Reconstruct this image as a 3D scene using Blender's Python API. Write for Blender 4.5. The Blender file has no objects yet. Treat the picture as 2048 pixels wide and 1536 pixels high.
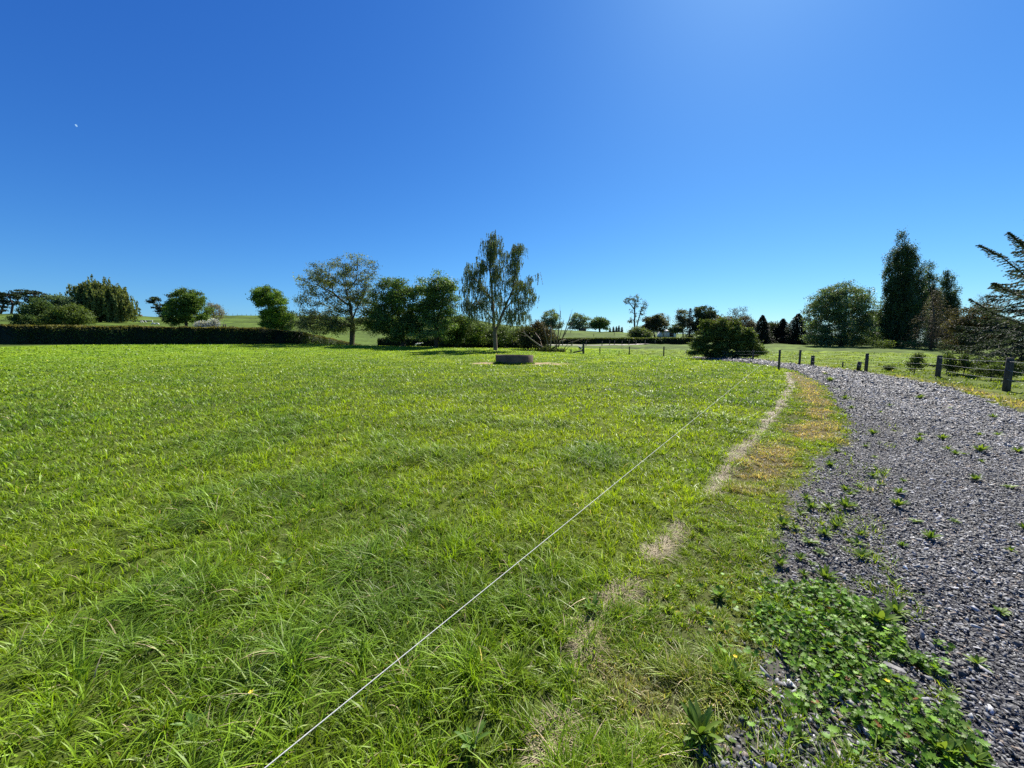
import bpy, math, random
import numpy as np
from mathutils import Vector
rng = np.random.default_rng(7); random.seed(7)
PI = math.pi
# ------------------------------------------------------------------ camera, sky, sun, exposure
F = 769.0; TH = math.atan((768-689)/F); CS, SN = math.cos(TH), math.sin(TH); CAMZ = 1.6
sc = bpy.context.scene
cam_d = bpy.data.cameras.new('camera'); cam = bpy.data.objects.new('camera', cam_d); sc.collection.objects.link(cam)
cam_d.sensor_width = 36; cam_d.lens = 36*F/2048; cam_d.clip_start = 0.05; cam_d.clip_end = 8000
cam.location = (0, 0, CAMZ); cam.rotation_euler = (PI/2-TH, 0, 0); sc.camera = cam
SUN_AZ, SUN_EL = math.radians(32), math.radians(47)
wd = bpy.data.worlds.new('World'); sc.world = wd; wd.use_nodes = True
nt = wd.node_tree; nt.nodes.clear()
sky = nt.nodes.new('ShaderNodeTexSky'); sky.sky_type = 'NISHITA'; sky.sun_disc = False
sky.sun_elevation = SUN_EL; sky.sun_rotation = SUN_AZ; sky.altitude = 100
sky.air_density = 1.0; sky.dust_density = 0.3; sky.ozone_density = 3.0
bg = nt.nodes.new('ShaderNodeBackground'); wo = nt.nodes.new('ShaderNodeOutputWorld')
SKY_POW = (1.5, 1.22, .85); SKY_GAIN = (0.1138, 0.3080, 0.8856)
sep = nt.nodes.new('ShaderNodeSeparateColor'); com = nt.nodes.new('ShaderNodeCombineColor')
nt.links.new(sky.outputs[0], sep.inputs[0])
for i in range(3):
    p = nt.nodes.new('ShaderNodeMath'); p.operation = 'POWER'; p.inputs[1].default_value = SKY_POW[i]
    g = nt.nodes.new('ShaderNodeMath'); g.operation = 'MULTIPLY'; g.inputs[1].default_value = SKY_GAIN[i]
    nt.links.new(sep.outputs[i], p.inputs[0]); nt.links.new(p.outputs[0], g.inputs[0]); nt.links.new(g.outputs[0], com.inputs[i])
nt.links.new(com.outputs[0], bg.inputs[0]); bg.inputs[1].default_value = 0.1
nt.links.new(bg.outputs[0], wo.inputs[0])
sl = bpy.data.lights.new('sun', 'SUN'); sl.energy = 5.0; sl.angle = math.radians(0.5); sl.color = (1.0, .95, .86)
so = bpy.data.objects.new('sun', sl); sc.collection.objects.link(so)
sdir = Vector((math.sin(SUN_AZ)*math.cos(SUN_EL), math.cos(SUN_AZ)*math.cos(SUN_EL), math.sin(SUN_EL)))
so.rotation_euler = (-sdir).to_track_quat('-Z', 'Y').to_euler()
sc.view_settings.view_transform = 'Standard'; sc.view_settings.look = 'None'
sc.view_settings.exposure = 1.0; sc.view_settings.gamma = 1
sc.render.engine = 'CYCLES'
sc.cycles.max_bounces = 6; sc.cycles.diffuse_bounces = 3; sc.cycles.transmission_bounces = 4; sc.cycles.glossy_bounces = 2
sc.cycles.use_denoising = False

# ------------------------------------------------------------------ helpers
def _hash(ix, iy, s):
    n = (ix*374761393 + iy*668265263 + s*1442695) & 0xffffffff
    n = ((n ^ (n >> 13))*1274126177) & 0xffffffff
    return ((n ^ (n >> 16)) & 0xffff)/65535.0
def vnoise(x, y, s=0):
    x = np.asarray(x, float); y = np.asarray(y, float)
    fx = np.floor(x); fy = np.floor(y); ix = fx.astype(np.int64)+50000; iy = fy.astype(np.int64)+50000
    u = x-fx; v = y-fy; u = u*u*(3-2*u); v = v*v*(3-2*v)
    a = _hash(ix, iy, s); b = _hash(ix+1, iy, s); c = _hash(ix, iy+1, s); d = _hash(ix+1, iy+1, s)
    return (a*(1-u)+b*u)*(1-v) + (c*(1-u)+d*u)*v
def fbm(x, y, s=0, o=3):
    r = 0; a = .5; t = 0
    for i in range(o):
        r = r + a*vnoise(x, y, s+i*17); t += a; a *= .5; x = x*2.03+3.1; y = y*2.03+1.7
    return r/t
def at(px, py, Y):
    u = (px-1024)/F; v = (768-py)/F; t = Y/(CS+v*SN)
    return np.array([u*t, Y, CAMZ+t*(-SN+v*CS)])
# apparent picture rows of the ground at given depths, turned into heights once
YK = np.array([12, 20, 30, 40, 50, 60, 75, 90, 110, 150, 200, 260, 400, 900])
TAB = {
 -400: [791,749,722,704,693,686,675,660,648,637,628,632,655,672],
 0:    [791,749,722,704,692,684,673,657,646,635,628,632,655,672],
 150:  [791,749,723,705,692,684,672,652,643,636,631,634,655,672],
 300:  [791,749,724,706,693,684,674,657,648,640,633,636,655,672],
 450:  [791,750,725,707,694,685,677,662,656,649,640,629,645,670],
 520:  [791,750,726,708,695,686,680,670,660,650,640,629,645,670],
 600:  [791,750,727,710,697,688,689,683,670,652,640,632,645,672],
 700:  [791,750,728,712,699,690.5,697,694,678,661,646,634,648,674],
 800:  [791,750,729,713,701,692.5,697,692,681,665,647,633,648,675],
 900:  [791,750,729,714,703,695,696,691,683,666,647,634,648,676],
 1000: [791,750,729,715,705,697,695,690,684,669,656,649,655,678],
 1100: [791,750,729,716,707,701,696,690,684,673,665,659,665,680],
 1200: [791,750,730,718,711,707,699,691,685,675,667,663,672,682],
 1300: [791,750,730,719,713,708,699,691,686,677,670,666,674,683],
 1400: [791,750,731,720,714,708,699,691,687,678,672,669,676,684],
 1550: [791,751,732,721,713,706,697,689,687,687,687,687,687,687],
 1700: [791,752,733,722,711,704,695,692,691,690,690,689,688,688],
 1850: [791,752,733,722,712,704,698,696,695,692,690,689,688,688],
 2048: [791,752,733,722,713,707,701,699,697,693,691,689,688,688],
 2500: [791,752,733,722,713,707,701,699,697,693,691,689,688,688]}
AZ = np.array([math.atan((p-1024)/F) for p in TAB])
ZT = np.array([[at(1024, py, y)[2] for py, y in zip(row, YK)] for row in TAB.values()])
LY = np.log(YK)
ZT = np.concatenate([np.zeros((len(AZ), 1)), ZT], 1); LY = np.concatenate([[math.log(7.)], LY]); ZT[:, 1] = 0
ZT = np.concatenate([ZT, ZT[:, -1:]*0+4.], 1); LY = np.append(LY, math.log(3500.))
def _cr(p0, p1, p2, p3, t):
    return p1 + .5*t*((p2-p0) + t*(2*p0-5*p1+4*p2-p3 + t*(3*(p1-p2)+p3-p0)))
def H0(x, y):
    x = np.asarray(x, float); y = np.asarray(y, float)
    a = np.arctan2(x, y); r = np.hypot(x, y); ac = np.clip(a, AZ[0], AZ[-1])
    Y = np.maximum(r*np.cos(ac), 1e-3); ly = np.clip(np.log(Y), LY[0], LY[-1]-1e-6)
    i = np.clip(np.searchsorted(AZ, ac)-1, 0, len(AZ)-2); u = np.clip((ac-AZ[i])/(AZ[i+1]-AZ[i]), 0, 1)
    j = np.clip(np.searchsorted(LY, ly)-1, 0, len(LY)-2); v = (ly-LY[j])/(LY[j+1]-LY[j])
    u = u*u*(3-2*u)*.5+u*.5
    def col(ii):
        g = lambda k: ZT[ii, np.clip(k, 0, len(LY)-1)]
        return _cr(g(j-1), g(j), g(j+1), g(j+2), v)
    z = col(i)*(1-u) + col(i+1)*u
    back = np.clip((np.abs(a)-1.3)/.5, 0, 1)
    return z*(1-back)
def inside(P, x, y):
    r = np.zeros(np.shape(x), bool); j = len(P)-1
    for i in range(len(P)):
        xi, yi = P[i]; xj, yj = P[j]
        c = ((yi > y) != (yj > y)); r ^= c & (x < (xj-xi)*(y-yi)/((yj-yi) if yj != yi else 1e-9)+xi); j = i
    return r
DRIVE_BOX = np.array([[1.4, -1.5], [1.5, 2], [3, 4], [12, 14], [30, 10], [30, -5]])
def H(x, y):
    x = np.asarray(x, float); y = np.asarray(y, float); r = np.hypot(x, y)
    b = (fbm(x*1.1, y*1.1, 5, 2)-.5)*.07*np.clip((r-.5)/3, 0, 1) * np.clip(1.3-r/90, 0.0, 1)
    b = b + (fbm(x*2.9, y*2.9, 15, 2)-.5)*.06*np.clip((r-.8)/2, 0, 1)*np.clip(1.3-r/25, 0, 1)*(~inside(DRIVE_BOX, x, y))
    m_ = (r > 9) & (r < 120) & (x > 0); 
    if np.any(m_):
        xs, ys, rs_ = x[m_] if x.ndim else x, y[m_] if y.ndim else y, r[m_] if r.ndim else r; ins = inside(RIGHTP, xs, ys); ed = np.clip(dist_line(DR, xs, ys)-1.2, 0, 1)
        hb = (fbm(xs*.85, ys*.85, 25, 2)-.5)*.42*ins*ed*np.clip((120-rs_)/30, 0, 1)
        if x.ndim: b = np.array(b); b[m_] += hb
        else: b = b+hb
    b = b + (fbm(x*.03, y*.03, 9, 3)-.5)*np.clip((r-110)/100, 0, 1)*3.0
    b = b + (fbm(x*.25, y*.12, 19, 2)-.5)*np.clip((r-80)/60, 0, 1)*np.clip((400-r)/100, 0, 1)*.7
    return H0(x, y) + b
def ground(px, py):
    z = 0.
    for _ in range(14):
        u = (px-1024)/F; v = (768-py)/F; t = (z-CAMZ)/(-SN+v*CS); x, y = u*t, (CS+v*SN)*t
        z = .5*z + .5*float(H0(x, y))
    return np.array([x, y])

C = sc.collection
def link(o, parent=None):
    C.objects.link(o)
    if parent is not None: o.parent = parent
    return o
def raw_mesh(name, V, Q=None, T=None, mats=(), col=None, smooth=False, N=None):
    V = np.asarray(V, np.float32); me = bpy.data.meshes.new(name)
    loops = []; starts = []; s = 0
    if Q is not None and len(Q):
        Q = np.asarray(Q, np.int32); loops.append(Q.ravel()); starts.append(np.arange(len(Q))*4); s = Q.size
    if T is not None and len(T):
        T = np.asarray(T, np.int32); loops.append(T.ravel()); starts.append(s+np.arange(len(T))*3)
    if N is not None:                      # a list of n-gons
        for f in N:
            loops.append(np.array(f, np.int32)); starts.append(np.array([sum(len(l) for l in loops[:-1])]))
    loops = np.concatenate(loops); starts = np.concatenate(starts).astype(np.int32)
    me.vertices.add(len(V)); me.vertices.foreach_set('co', V.ravel())
    me.loops.add(len(loops)); me.loops.foreach_set('vertex_index', loops)
    me.polygons.add(len(starts)); me.polygons.foreach_set('loop_start', starts)
    if col is not None:
        a = me.attributes.new('col', 'FLOAT_COLOR', 'POINT')
        c4 = np.ones((len(V), 4), np.float32); c4[:, :3] = col; a.data.foreach_set('color', c4.ravel())
    me.update(calc_edges=True)
    if smooth: me.polygons.foreach_set('use_smooth', np.ones(len(starts), bool))
    for m in (mats if isinstance(mats, (list, tuple)) else [mats]): me.materials.append(m)
    return me
def mobj(name, me, parent=None): return link(bpy.data.objects.new(name, me), parent)
def tag(o, label=None, cat=None, group=None, kind=None):
    if label: o['label'] = label
    if cat: o['category'] = cat
    if group: o['group'] = group
    if kind: o['kind'] = kind
    return o
def empty(name, loc, label, cat, group=None):
    o = bpy.data.objects.new(name, None); o.location = loc; o.empty_display_size = .1; link(o)
    return tag(o, label, cat, group)

class MB:
    """collects quads and tris of one mesh (world coordinates minus an origin)"""
    def __init__(s, org=(0, 0, 0)): s.V = []; s.Q = []; s.T = []; s.Cc = []; s.n = 0; s.org = np.array(org, float)
    def add(s, V, Q=None, T=None, col=(1, 1, 1)):
        V = np.asarray(V, float).reshape(-1, 3)
        if Q is not None and len(Q): s.Q.append(np.asarray(Q)+s.n)
        if T is not None and len(T): s.T.append(np.asarray(T)+s.n)
        c = np.broadcast_to(np.asarray(col, float), (len(V), 3)) if np.ndim(col) < 2 else np.asarray(col)
        s.V.append(V-s.org); s.Cc.append(c); s.n += len(V); return s
    def box(s, c, d, rz=0., col=(1, 1, 1), tilt=0.):
        x, y, z = np.array(d)/2.
        P = np.array([[i*x, j*y, k*z] for k in (-1, 1) for i, j in ((-1, -1), (1, -1), (1, 1), (-1, 1))], float)
        if tilt: P = P @ np.array([[math.cos(tilt), 0, -math.sin(tilt)], [0, 1, 0], [math.sin(tilt), 0, math.cos(tilt)]])
        R = np.array([[math.cos(rz), math.sin(rz), 0], [-math.sin(rz), math.cos(rz), 0], [0, 0, 1]])
        return s.add(P @ R + np.array(c), [[0, 3, 2, 1], [4, 5, 6, 7], [0, 1, 5, 4], [1, 2, 6, 5], [2, 3, 7, 6], [3, 0, 4, 7]], col=col)
    def tube(s, P, R, n=6, col=(1, 1, 1), cap=True):
        P = np.asarray(P, float); R = np.broadcast_to(np.asarray(R, float), (len(P),)); V = []
        for i in range(len(P)):
            d = P[min(i+1, len(P)-1)]-P[max(i-1, 0)]; d = d/(np.linalg.norm(d)+1e-9)
            a = np.cross(d, (0, 0, 1.)) if abs(d[2]) < .9 else np.cross(d, (0, 1., 0)); a /= np.linalg.norm(a)+1e-9; b = np.cross(d, a)
            for k in range(n):
                t = 2*PI*k/n; V.append(P[i]+R[i]*(math.cos(t)*a+math.sin(t)*b))
        Q = [[i*n+k, i*n+(k+1) % n, (i+1)*n+(k+1) % n, (i+1)*n+k] for i in range(len(P)-1) for k in range(n)]
        T = []
        if cap:
            V.append(P[-1]); e = len(V)-1; m = (len(P)-1)*n
            T = [[m+k, m+(k+1) % n, e] for k in range(n)]
            V.append(P[0]); e = len(V)-1
            T += [[(k+1) % n, k, e] for k in range(n)]
        return s.add(V, Q, T, col=col)
    def build(s, name, mat, parent=None, smooth=False):
        me = raw_mesh(name, np.concatenate(s.V), np.concatenate(s.Q) if s.Q else None, np.concatenate(s.T) if s.T else None, mat, np.concatenate(s.Cc), smooth)
        return mobj(name, me, parent)

# ------------------------------------------------------------------ materials
def newmat(name):
    m = bpy.data.materials.new(name); m.use_nodes = True; n = m.node_tree; n.nodes.clear()
    out = n.nodes.new('ShaderNodeOutputMaterial'); return m, n, out
def col_attr(n):
    a = n.nodes.new('ShaderNodeAttribute'); a.attribute_name = 'col'; return a.outputs['Color']
def leaf_mat(name, trans=.35, rough=.5, spec=.25, warm=(1.25, 1.15, .5)):
    m, n, out = newmat(name); c = col_attr(n)
    b = n.nodes.new('ShaderNodeBsdfPrincipled'); b.inputs['Roughness'].default_value = rough; b.inputs['Specular IOR Level'].default_value = spec
    n.links.new(c, b.inputs['Base Color'])
    mul = n.nodes.new('ShaderNodeVectorMath'); mul.operation = 'MULTIPLY'; mul.inputs[1].default_value = warm
    n.links.new(c, mul.inputs[0]); t = n.nodes.new('ShaderNodeBsdfTranslucent'); n.links.new(mul.outputs[0], t.inputs[0])
    mx = n.nodes.new('ShaderNodeMixShader'); mx.inputs[0].default_value = trans
    n.links.new(b.outputs[0], mx.inputs[1]); n.links.new(t.outputs[0], mx.inputs[2]); n.links.new(mx.outputs[0], out.inputs[0])
    return m
def noise_mat(name, c1, c2, scale=4., rough=.8, bump=.3, detail=6, use_col=False, stretch=(1, 1, 1), spec=.3, bscale=None):
    m, n, out = newmat(name)
    tc = n.nodes.new('ShaderNodeTexCoord'); mp = n.nodes.new('ShaderNodeMapping'); mp.inputs['Scale'].default_value = stretch
    n.links.new(tc.outputs['Object'], mp.inputs[0])
    no = n.nodes.new('ShaderNodeTexNoise'); no.inputs['Scale'].default_value = scale; no.inputs['Detail'].default_value = detail; no.inputs['Roughness'].default_value = .65
    n.links.new(mp.outputs[0], no.inputs['Vector'])
    cr = n.nodes.new('ShaderNodeValToRGB'); cr.color_ramp.elements[0].position = .32; cr.color_ramp.elements[1].position = .68
    cr.color_ramp.elements[0].color = (*c1, 1); cr.color_ramp.elements[1].color = (*c2, 1); n.links.new(no.outputs[0], cr.inputs[0])
    b = n.nodes.new('ShaderNodeBsdfPrincipled'); b.inputs['Roughness'].default_value = rough; b.inputs['Specular IOR Level'].default_value = spec
    c = cr.outputs[0]
    if use_col:
        mm = n.nodes.new('ShaderNodeMix'); mm.data_type = 'RGBA'; mm.blend_type = 'MULTIPLY'; mm.inputs[0].default_value = 1
        n.links.new(c, mm.inputs[6]); n.links.new(col_attr(n), mm.inputs[7]); c = mm.outputs[2]
    n.links.new(c, b.inputs['Base Color'])
    n2 = n.nodes.new('ShaderNodeTexNoise'); n2.inputs['Scale'].default_value = bscale or scale*3; n2.inputs['Detail'].default_value = 6
    n.links.new(mp.outputs[0], n2.inputs['Vector'])
    bp = n.nodes.new('ShaderNodeBump'); bp.inputs['Strength'].default_value = bump; bp.inputs['Distance'].default_value = .05
    n.links.new(n2.outputs[0], bp.inputs['Height']); n.links.new(bp.outputs[0], b.inputs['Normal'])
    n.links.new(b.outputs[0], out.inputs[0]); return m
M = {}
M['grass'] = leaf_mat('grass_blade', .42, .45, .27, (1.22, 1.16, .5))
M['straw'] = leaf_mat('straw', .2, .6, .3, (1.1, 1, .8))
M['leaf'] = leaf_mat('tree_leaf', .4, .58, .2)
M['leaf_gloss'] = leaf_mat('glossy_leaf', .4, .5, .28)
M['bark'] = noise_mat('bark', (.045, .035, .028), (.12, .10, .08), 3, .9, .6, stretch=(4, 4, 1), use_col=True)
M['post'] = noise_mat('post_timber', (.035, .033, .028), (.10, .095, .08), 6, .85, .5, stretch=(5, 5, .6), use_col=True)
M['conc'] = noise_mat('concrete', (.075, .05, .036), (.15, .105, .075), 2.5, .85, .3, use_col=True)
M['ground'] = noise_mat('pasture_ground', (.62, .62, .6), (1.25, 1.25, 1.2), 1.1, .95, .6, 9, use_col=True, spec=.1, bscale=9)
M['slate'] = noise_mat('slate_chip', (.7, .7, .7), (1.25, 1.25, 1.25), 60, .6, .06, 3, use_col=True, spec=.25)
M['gravelbed'] = noise_mat('gravel_bed', (.02, .02, .022), (.11, .11, .125), 45, .8, 1.0, 4, spec=.3, bscale=60)
M['wire'] = noise_mat('wire', (.30, .30, .30), (.42, .42, .42), 30, .45, .1)
M['tape'] = noise_mat('poly_rope', (.42, .42, .39), (.62, .62, .58), 200, .6, .2)
M['white'] = noise_mat('white_paint', (.6, .6, .58), (.75, .75, .72), 3, .6, .1)
M['dark'] = noise_mat('dark_plastic', (.02, .02, .02), (.04, .04, .04), 5, .5, .1)
M['roof'] = noise_mat('roof_iron', (.55, .56, .58), (.7, .7, .72), 3, .5, .1)
M['brown'] = noise_mat('brown_boards', (.10, .08, .06), (.18, .14, .11), 3, .8, .2)
M['yellow'] = noise_mat('yellow_petal', (.7, .5, .02), (.8, .6, .04), 9, .6, .1)

# ------------------------------------------------------------------ zones on the ground
def poly_px(pts): return np.array([ground(*p) for p in pts])
FIELD_EDGE = poly_px([(1100,1536),(1105,1400),(1160,1290),(1235,1195),(1310,1110),(1395,1020),(1440,965),(1480,905),(1522,860),(1562,810),(1582,775),(1575,745)])
DRIVE_L = poly_px([(1390,1536),(1425,1480),(1500,1420),(1560,1300),(1565,1180),(1545,1100),(1575,1020),(1602,965),(1640,912),(1680,888),(1702,850),(1672,800),(1645,768),(1600,744),(1560,735),(1514,728),(1423,719.5),(1385,716)])
DRIVE_R = poly_px([(2048,828),(2001,812),(1941,791),(1884,773),(1845,765),(1780,754),(1700,743),(1626,733),(1571,728),(1510,719.5),(1443,715.5),(1390,713.5)])
NEAR = np.array([[.5, -1.5], [.8, .3]])
DL = np.vstack([NEAR, DRIVE_L]); DR = np.vstack([[[8.5, -1.5], [10.5, 2.5], [12.2, 6]], DRIVE_R])
DRIVE = np.vstack([DL, DR[::-1]])
FE = np.vstack([[[-.3, -1.5], [-.05, .3]], FIELD_EDGE])
VERGE = np.vstack([FE, DL[:len(DL)-4][::-1]])
def dist_line(P, x, y):
    d = np.full(np.shape(x), 1e9)
    for a, b in zip(P[:-1], P[1:]):
        e = b-a; t = np.clip(((x-a[0])*e[0]+(y-a[1])*e[1])/(e@e), 0, 1)
        d = np.minimum(d, np.hypot(x-a[0]-t*e[0], y-a[1]-t*e[1]))
    return d
RIGHTP = np.vstack([DR, [DL[-1]], [[18, 60], [70, 300], [900, 900], [900, -50], [8.5, -1.5]]])
COVER = poly_px([(1550,1185),(1640,1168),(1700,1190),(1790,1190),(1825,1290),(1850,1390),(1905,1480),(1945,1536),(1840,1525),(1700,1480),(1600,1440),(1535,1370),(1520,1260)])
TROUGH = at(1029, 725, 30.); TRX, TRY = TROUGH[0], 31.2
def jit(x, y, a): return x+(vnoise(x*2.3, y*2.3, 31)-.5)*a+(vnoise(x*7, y*7, 33)-.5)*a*.5, y+(vnoise(x*2.3, y*2.3, 37)-.5)*a+(vnoise(x*7, y*7, 39)-.5)*a*.5
def zones(x, y):
    """0 paddock, 1 verge, 2 drive, 3 right pasture, plus a dryness 0..1"""
    r = np.hypot(x, y); jx, jy = jit(x, y, .28*np.clip(r/4, .5, 1.2))
    z = np.zeros(np.shape(x), int)
    z[inside(RIGHTP, x, y)] = 3
    z[inside(VERGE, jx, jy)] = 1
    z[inside(DRIVE, jx, jy)] = 2
    dl = dist_line(DL, x, y); dr = dist_line(DR, x, y)
    dry = np.zeros(np.shape(x))
    n = fbm(x*.9+3, y*.5, 51, 3); n2 = fbm(x*3.2, y*3.2, 57, 2)
    v = z == 1
    wide = np.clip((y-2.2)/3, 0, 1)
    dry = np.where(v, np.clip((n*.5+n2*.5-.61-.09*(y < 3.2)+.36*wide*np.exp(-((dl-.50)/.33)**2))*5, 0, 1), dry)
    w3 = (z == 3); dry = np.where(w3, np.clip((1.25-np.abs(dr-.45)*2.0)*(.25+n)*.9-.1, 0, 1)*(y < 45), dry)
    return z, dry
def soilness(x, y):
    d = np.hypot((x-TRX-1.9)/2.6, (y-TRY+.2)/1.8); d2 = np.hypot((x-TRX+2.3)/1.6, (y-TRY)/1.3)
    return np.clip(1.5-1.3*np.minimum(d, d2)+(vnoise(x*2, y*2, 3)-.5)*1.2, 0, 1)
G_A = np.array([.148, .25, .010]); G_B = np.array([.255, .36, .010]); G_C = np.array([.055, .135, .018]); G_DRY = np.array([.38, .31, .15]); G_STRAW = np.array([.46, .38, .22])
def deadzone(x, y, w0): return (dist_line(FE[2:], *jit(x, y, .10)) < w0*.8+.0005*np.hypot(x, y)) & ((fbm(x*1.7, y*1.7, 205, 2) > .54) | (np.hypot(x, y) > 4.5))
def grass_base(x, y, z, dry):
    n = fbm(x*.55, y*.55, 71, 3); m = np.clip((n-.5)*3.2+.5, 0, 1)[:, None]
    c = G_A*(1-m)+G_B*m
    lf = np.clip(-np.arctan2(x, np.maximum(y, .01))*.9, 0, .6)[:, None]; c = c*(1-lf)+(G_A*.9+G_C*.2)*lf
    c = np.where((z == 3)[:, None], c*.45+np.array([.12, .165, .028])*.55, c)
    c = np.where((z == 1)[:, None], c*.6+np.array([.16, .25, .02])*.4, c)
    d = dry[:, None]; return c*(1-d)+G_DRY*d

# ------------------------------------------------------------------ the ground: one polar sheet out to the horizon
def make_ground():
    a = np.concatenate([np.linspace(-1.12, 1.12, 900), np.linspace(1.12, 2*PI-1.12, 90)[1:-1]]); na = len(a)
    r = np.exp(np.linspace(math.log(.25), math.log(3400), 330)); nr = len(r)
    A, R = np.meshgrid(a, r); x = (R*np.sin(A)).ravel(); y = (R*np.cos(A)).ravel(); z = H(x, y)
    V = np.stack([x, y, z], 1)
    i = np.arange(nr-1)[:, None]; k = np.arange(na)[None, :]; k2 = (k+1) % na
    Q = np.stack([(i*na+k).ravel(), (i*na+k2).ravel(), ((i+1)*na+k2).ravel(), ((i+1)*na+k).ravel()], 1)
    V = np.vstack([V, [[0, 0, float(H(0, 0))]]]); T = np.stack([k.ravel(), np.full(na, len(V)-1), k2.ravel()], 1)[:, ::-1]
    zz, dry = zones(x, y); c = grass_base(x, y, zz, dry); rr = np.hypot(x, y)
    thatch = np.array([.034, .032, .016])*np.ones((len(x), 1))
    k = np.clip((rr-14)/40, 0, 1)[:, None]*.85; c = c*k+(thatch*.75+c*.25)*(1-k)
    c = np.where((rr > 80)[:, None], np.array([.085, .13, .02])*(.15+1.6*fbm(x*.07, y*.16, 91, 4)[:, None])*(.85+.3*fbm(x*.6, y*.6, 95, 2)[:, None]), c)
    c = np.where(((zz == 3) & (rr < 95))[:, None], c*(.35+1.2*fbm(x*1.0, y*1.0, 97, 3)[:, None]), c)
    dead = (dist_line(FE[2:], *jit(x, y, .10)) < .045+.0008*rr) & ((fbm(x*1.7, y*1.7, 205, 2) > .54) | (rr > 4.5))
    c = np.where((dead & (zz != 2))[:, None], np.array([.30, .24, .15])*np.ones((len(x), 1)), c)
    c = np.where(((zz == 1) & ~dead)[:, None], c*.55+np.array([.06, .055, .03])*.45, c)
    c = np.where((zz == 2)[:, None], np.array([.09, .085, .08])*np.ones((len(x), 1)), c)
    s = soilness(x, y)[:, None]; c = c*(1-s)+np.array([.36, .26, .17])*s
    c = np.vstack([c, [c[0]]])
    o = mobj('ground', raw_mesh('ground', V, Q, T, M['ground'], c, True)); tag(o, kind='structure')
make_ground()
def make_drive():
    n = 260; m = 26
    def resamp(P, n):
        d = np.r_[0, np.cumsum(np.hypot(*np.diff(P, axis=0).T))]; t = np.linspace(0, d[-1], n)
        return np.stack([np.interp(t, d, P[:, 0]), np.interp(t, d, P[:, 1])], 1)
    L, R = resamp(DL, n), resamp(DR, n); u = np.linspace(0, 1, m)[None, :, None]
    P = L[:, None]*(1-u)+R[:, None]*u; x = P[..., 0].ravel(); y = P[..., 1].ravel()
    crown = (.035*np.sin(PI*np.clip(np.tile(u[0, :, 0], n), 0, 1))**.5)
    z = H(x, y)+crown-.012
    i = np.arange(n-1)[:, None]; k = np.arange(m-1)[None, :]
    Q = np.stack([(i*m+k).ravel(), (i*m+k+1).ravel(), ((i+1)*m+k+1).ravel(), ((i+1)*m+k).ravel()], 1)[:, ::-1]
    tag(mobj('driveway', raw_mesh('driveway', np.stack([x, y, z], 1), Q, None, M['gravelbed'], None, True)), kind='structure')
make_drive()
def drive_z(x, y):
    a = dist_line(DL, x, y); b = dist_line(DR, x, y); t = a/(a+b+1e-6)
    return H(x, y)+.035*np.sqrt(np.sin(PI*np.clip(t, 0, 1)))-.012

# ------------------------------------------------------------------ grass blades
def blades(x, y, z, h, w, lean, phi, side, croot, ctip, seg=2):
    n = len(x); ts = np.linspace(0, 1, seg+1); ld = np.stack([np.cos(phi), np.sin(phi), 0*phi], 1); sd = np.stack([np.cos(side), np.sin(side), 0*side], 1)
    B = np.stack([x, y, z], 1); V = []; Cc = []
    for t in ts:
        p = B + ld*(h*lean*t**1.8)[:, None]; p[:, 2] += h*(t-.42*np.minimum(lean, 1.5)*t**2.2)
        wd_ = w*(1-t**2.2)*.5+w*.02; c = croot*(1-t)+ctip*t
        if t < 1: V += [p-sd*wd_[:, None], p+sd*wd_[:, None]]; Cc += [c, c]
        else: V.append(p); Cc.append(c)
    k = 2*seg+1; V = np.stack(V, 1).reshape(-1, 3); Cc = np.stack(Cc, 1).reshape(-1, 3); b = (np.arange(n)*k)[:, None]
    Q = np.concatenate([b+np.array([2*i, 2*i+1, 2*i+3, 2*i+2]) for i in range(seg-1)]) if seg > 1 else np.zeros((0, 4), int)
    T = b+np.array([2*seg-2, 2*seg-1, 2*seg]); return V, Q, T, Cc
GV = MB(); 
def scatter_r(n_at, r0, r1, amax=1.08):
    """points in a wedge ahead, n_at(r) per square metre"""
    out = []; rs = np.exp(np.linspace(math.log(r0), math.log(r1), 40))
    for a, b in zip(rs[:-1], rs[1:]):
        m = .5*(a+b); area = amax*(b*b-a*a); n = rng.poisson(n_at(m)*area)
        r = np.sqrt(rng.uniform(a*a, b*b, n)); t = rng.uniform(-amax, amax, n); out.append(np.stack([r*np.sin(t), r*np.cos(t)], 1))
    return np.concatenate(out)
def blade_w(r): return np.maximum(.0056, .0016*r)
COVERAGE = 7.5
def dens(r): return COVERAGE*(1.6/math.hypot(r, 1.6))/(.10*blade_w(r))
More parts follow.
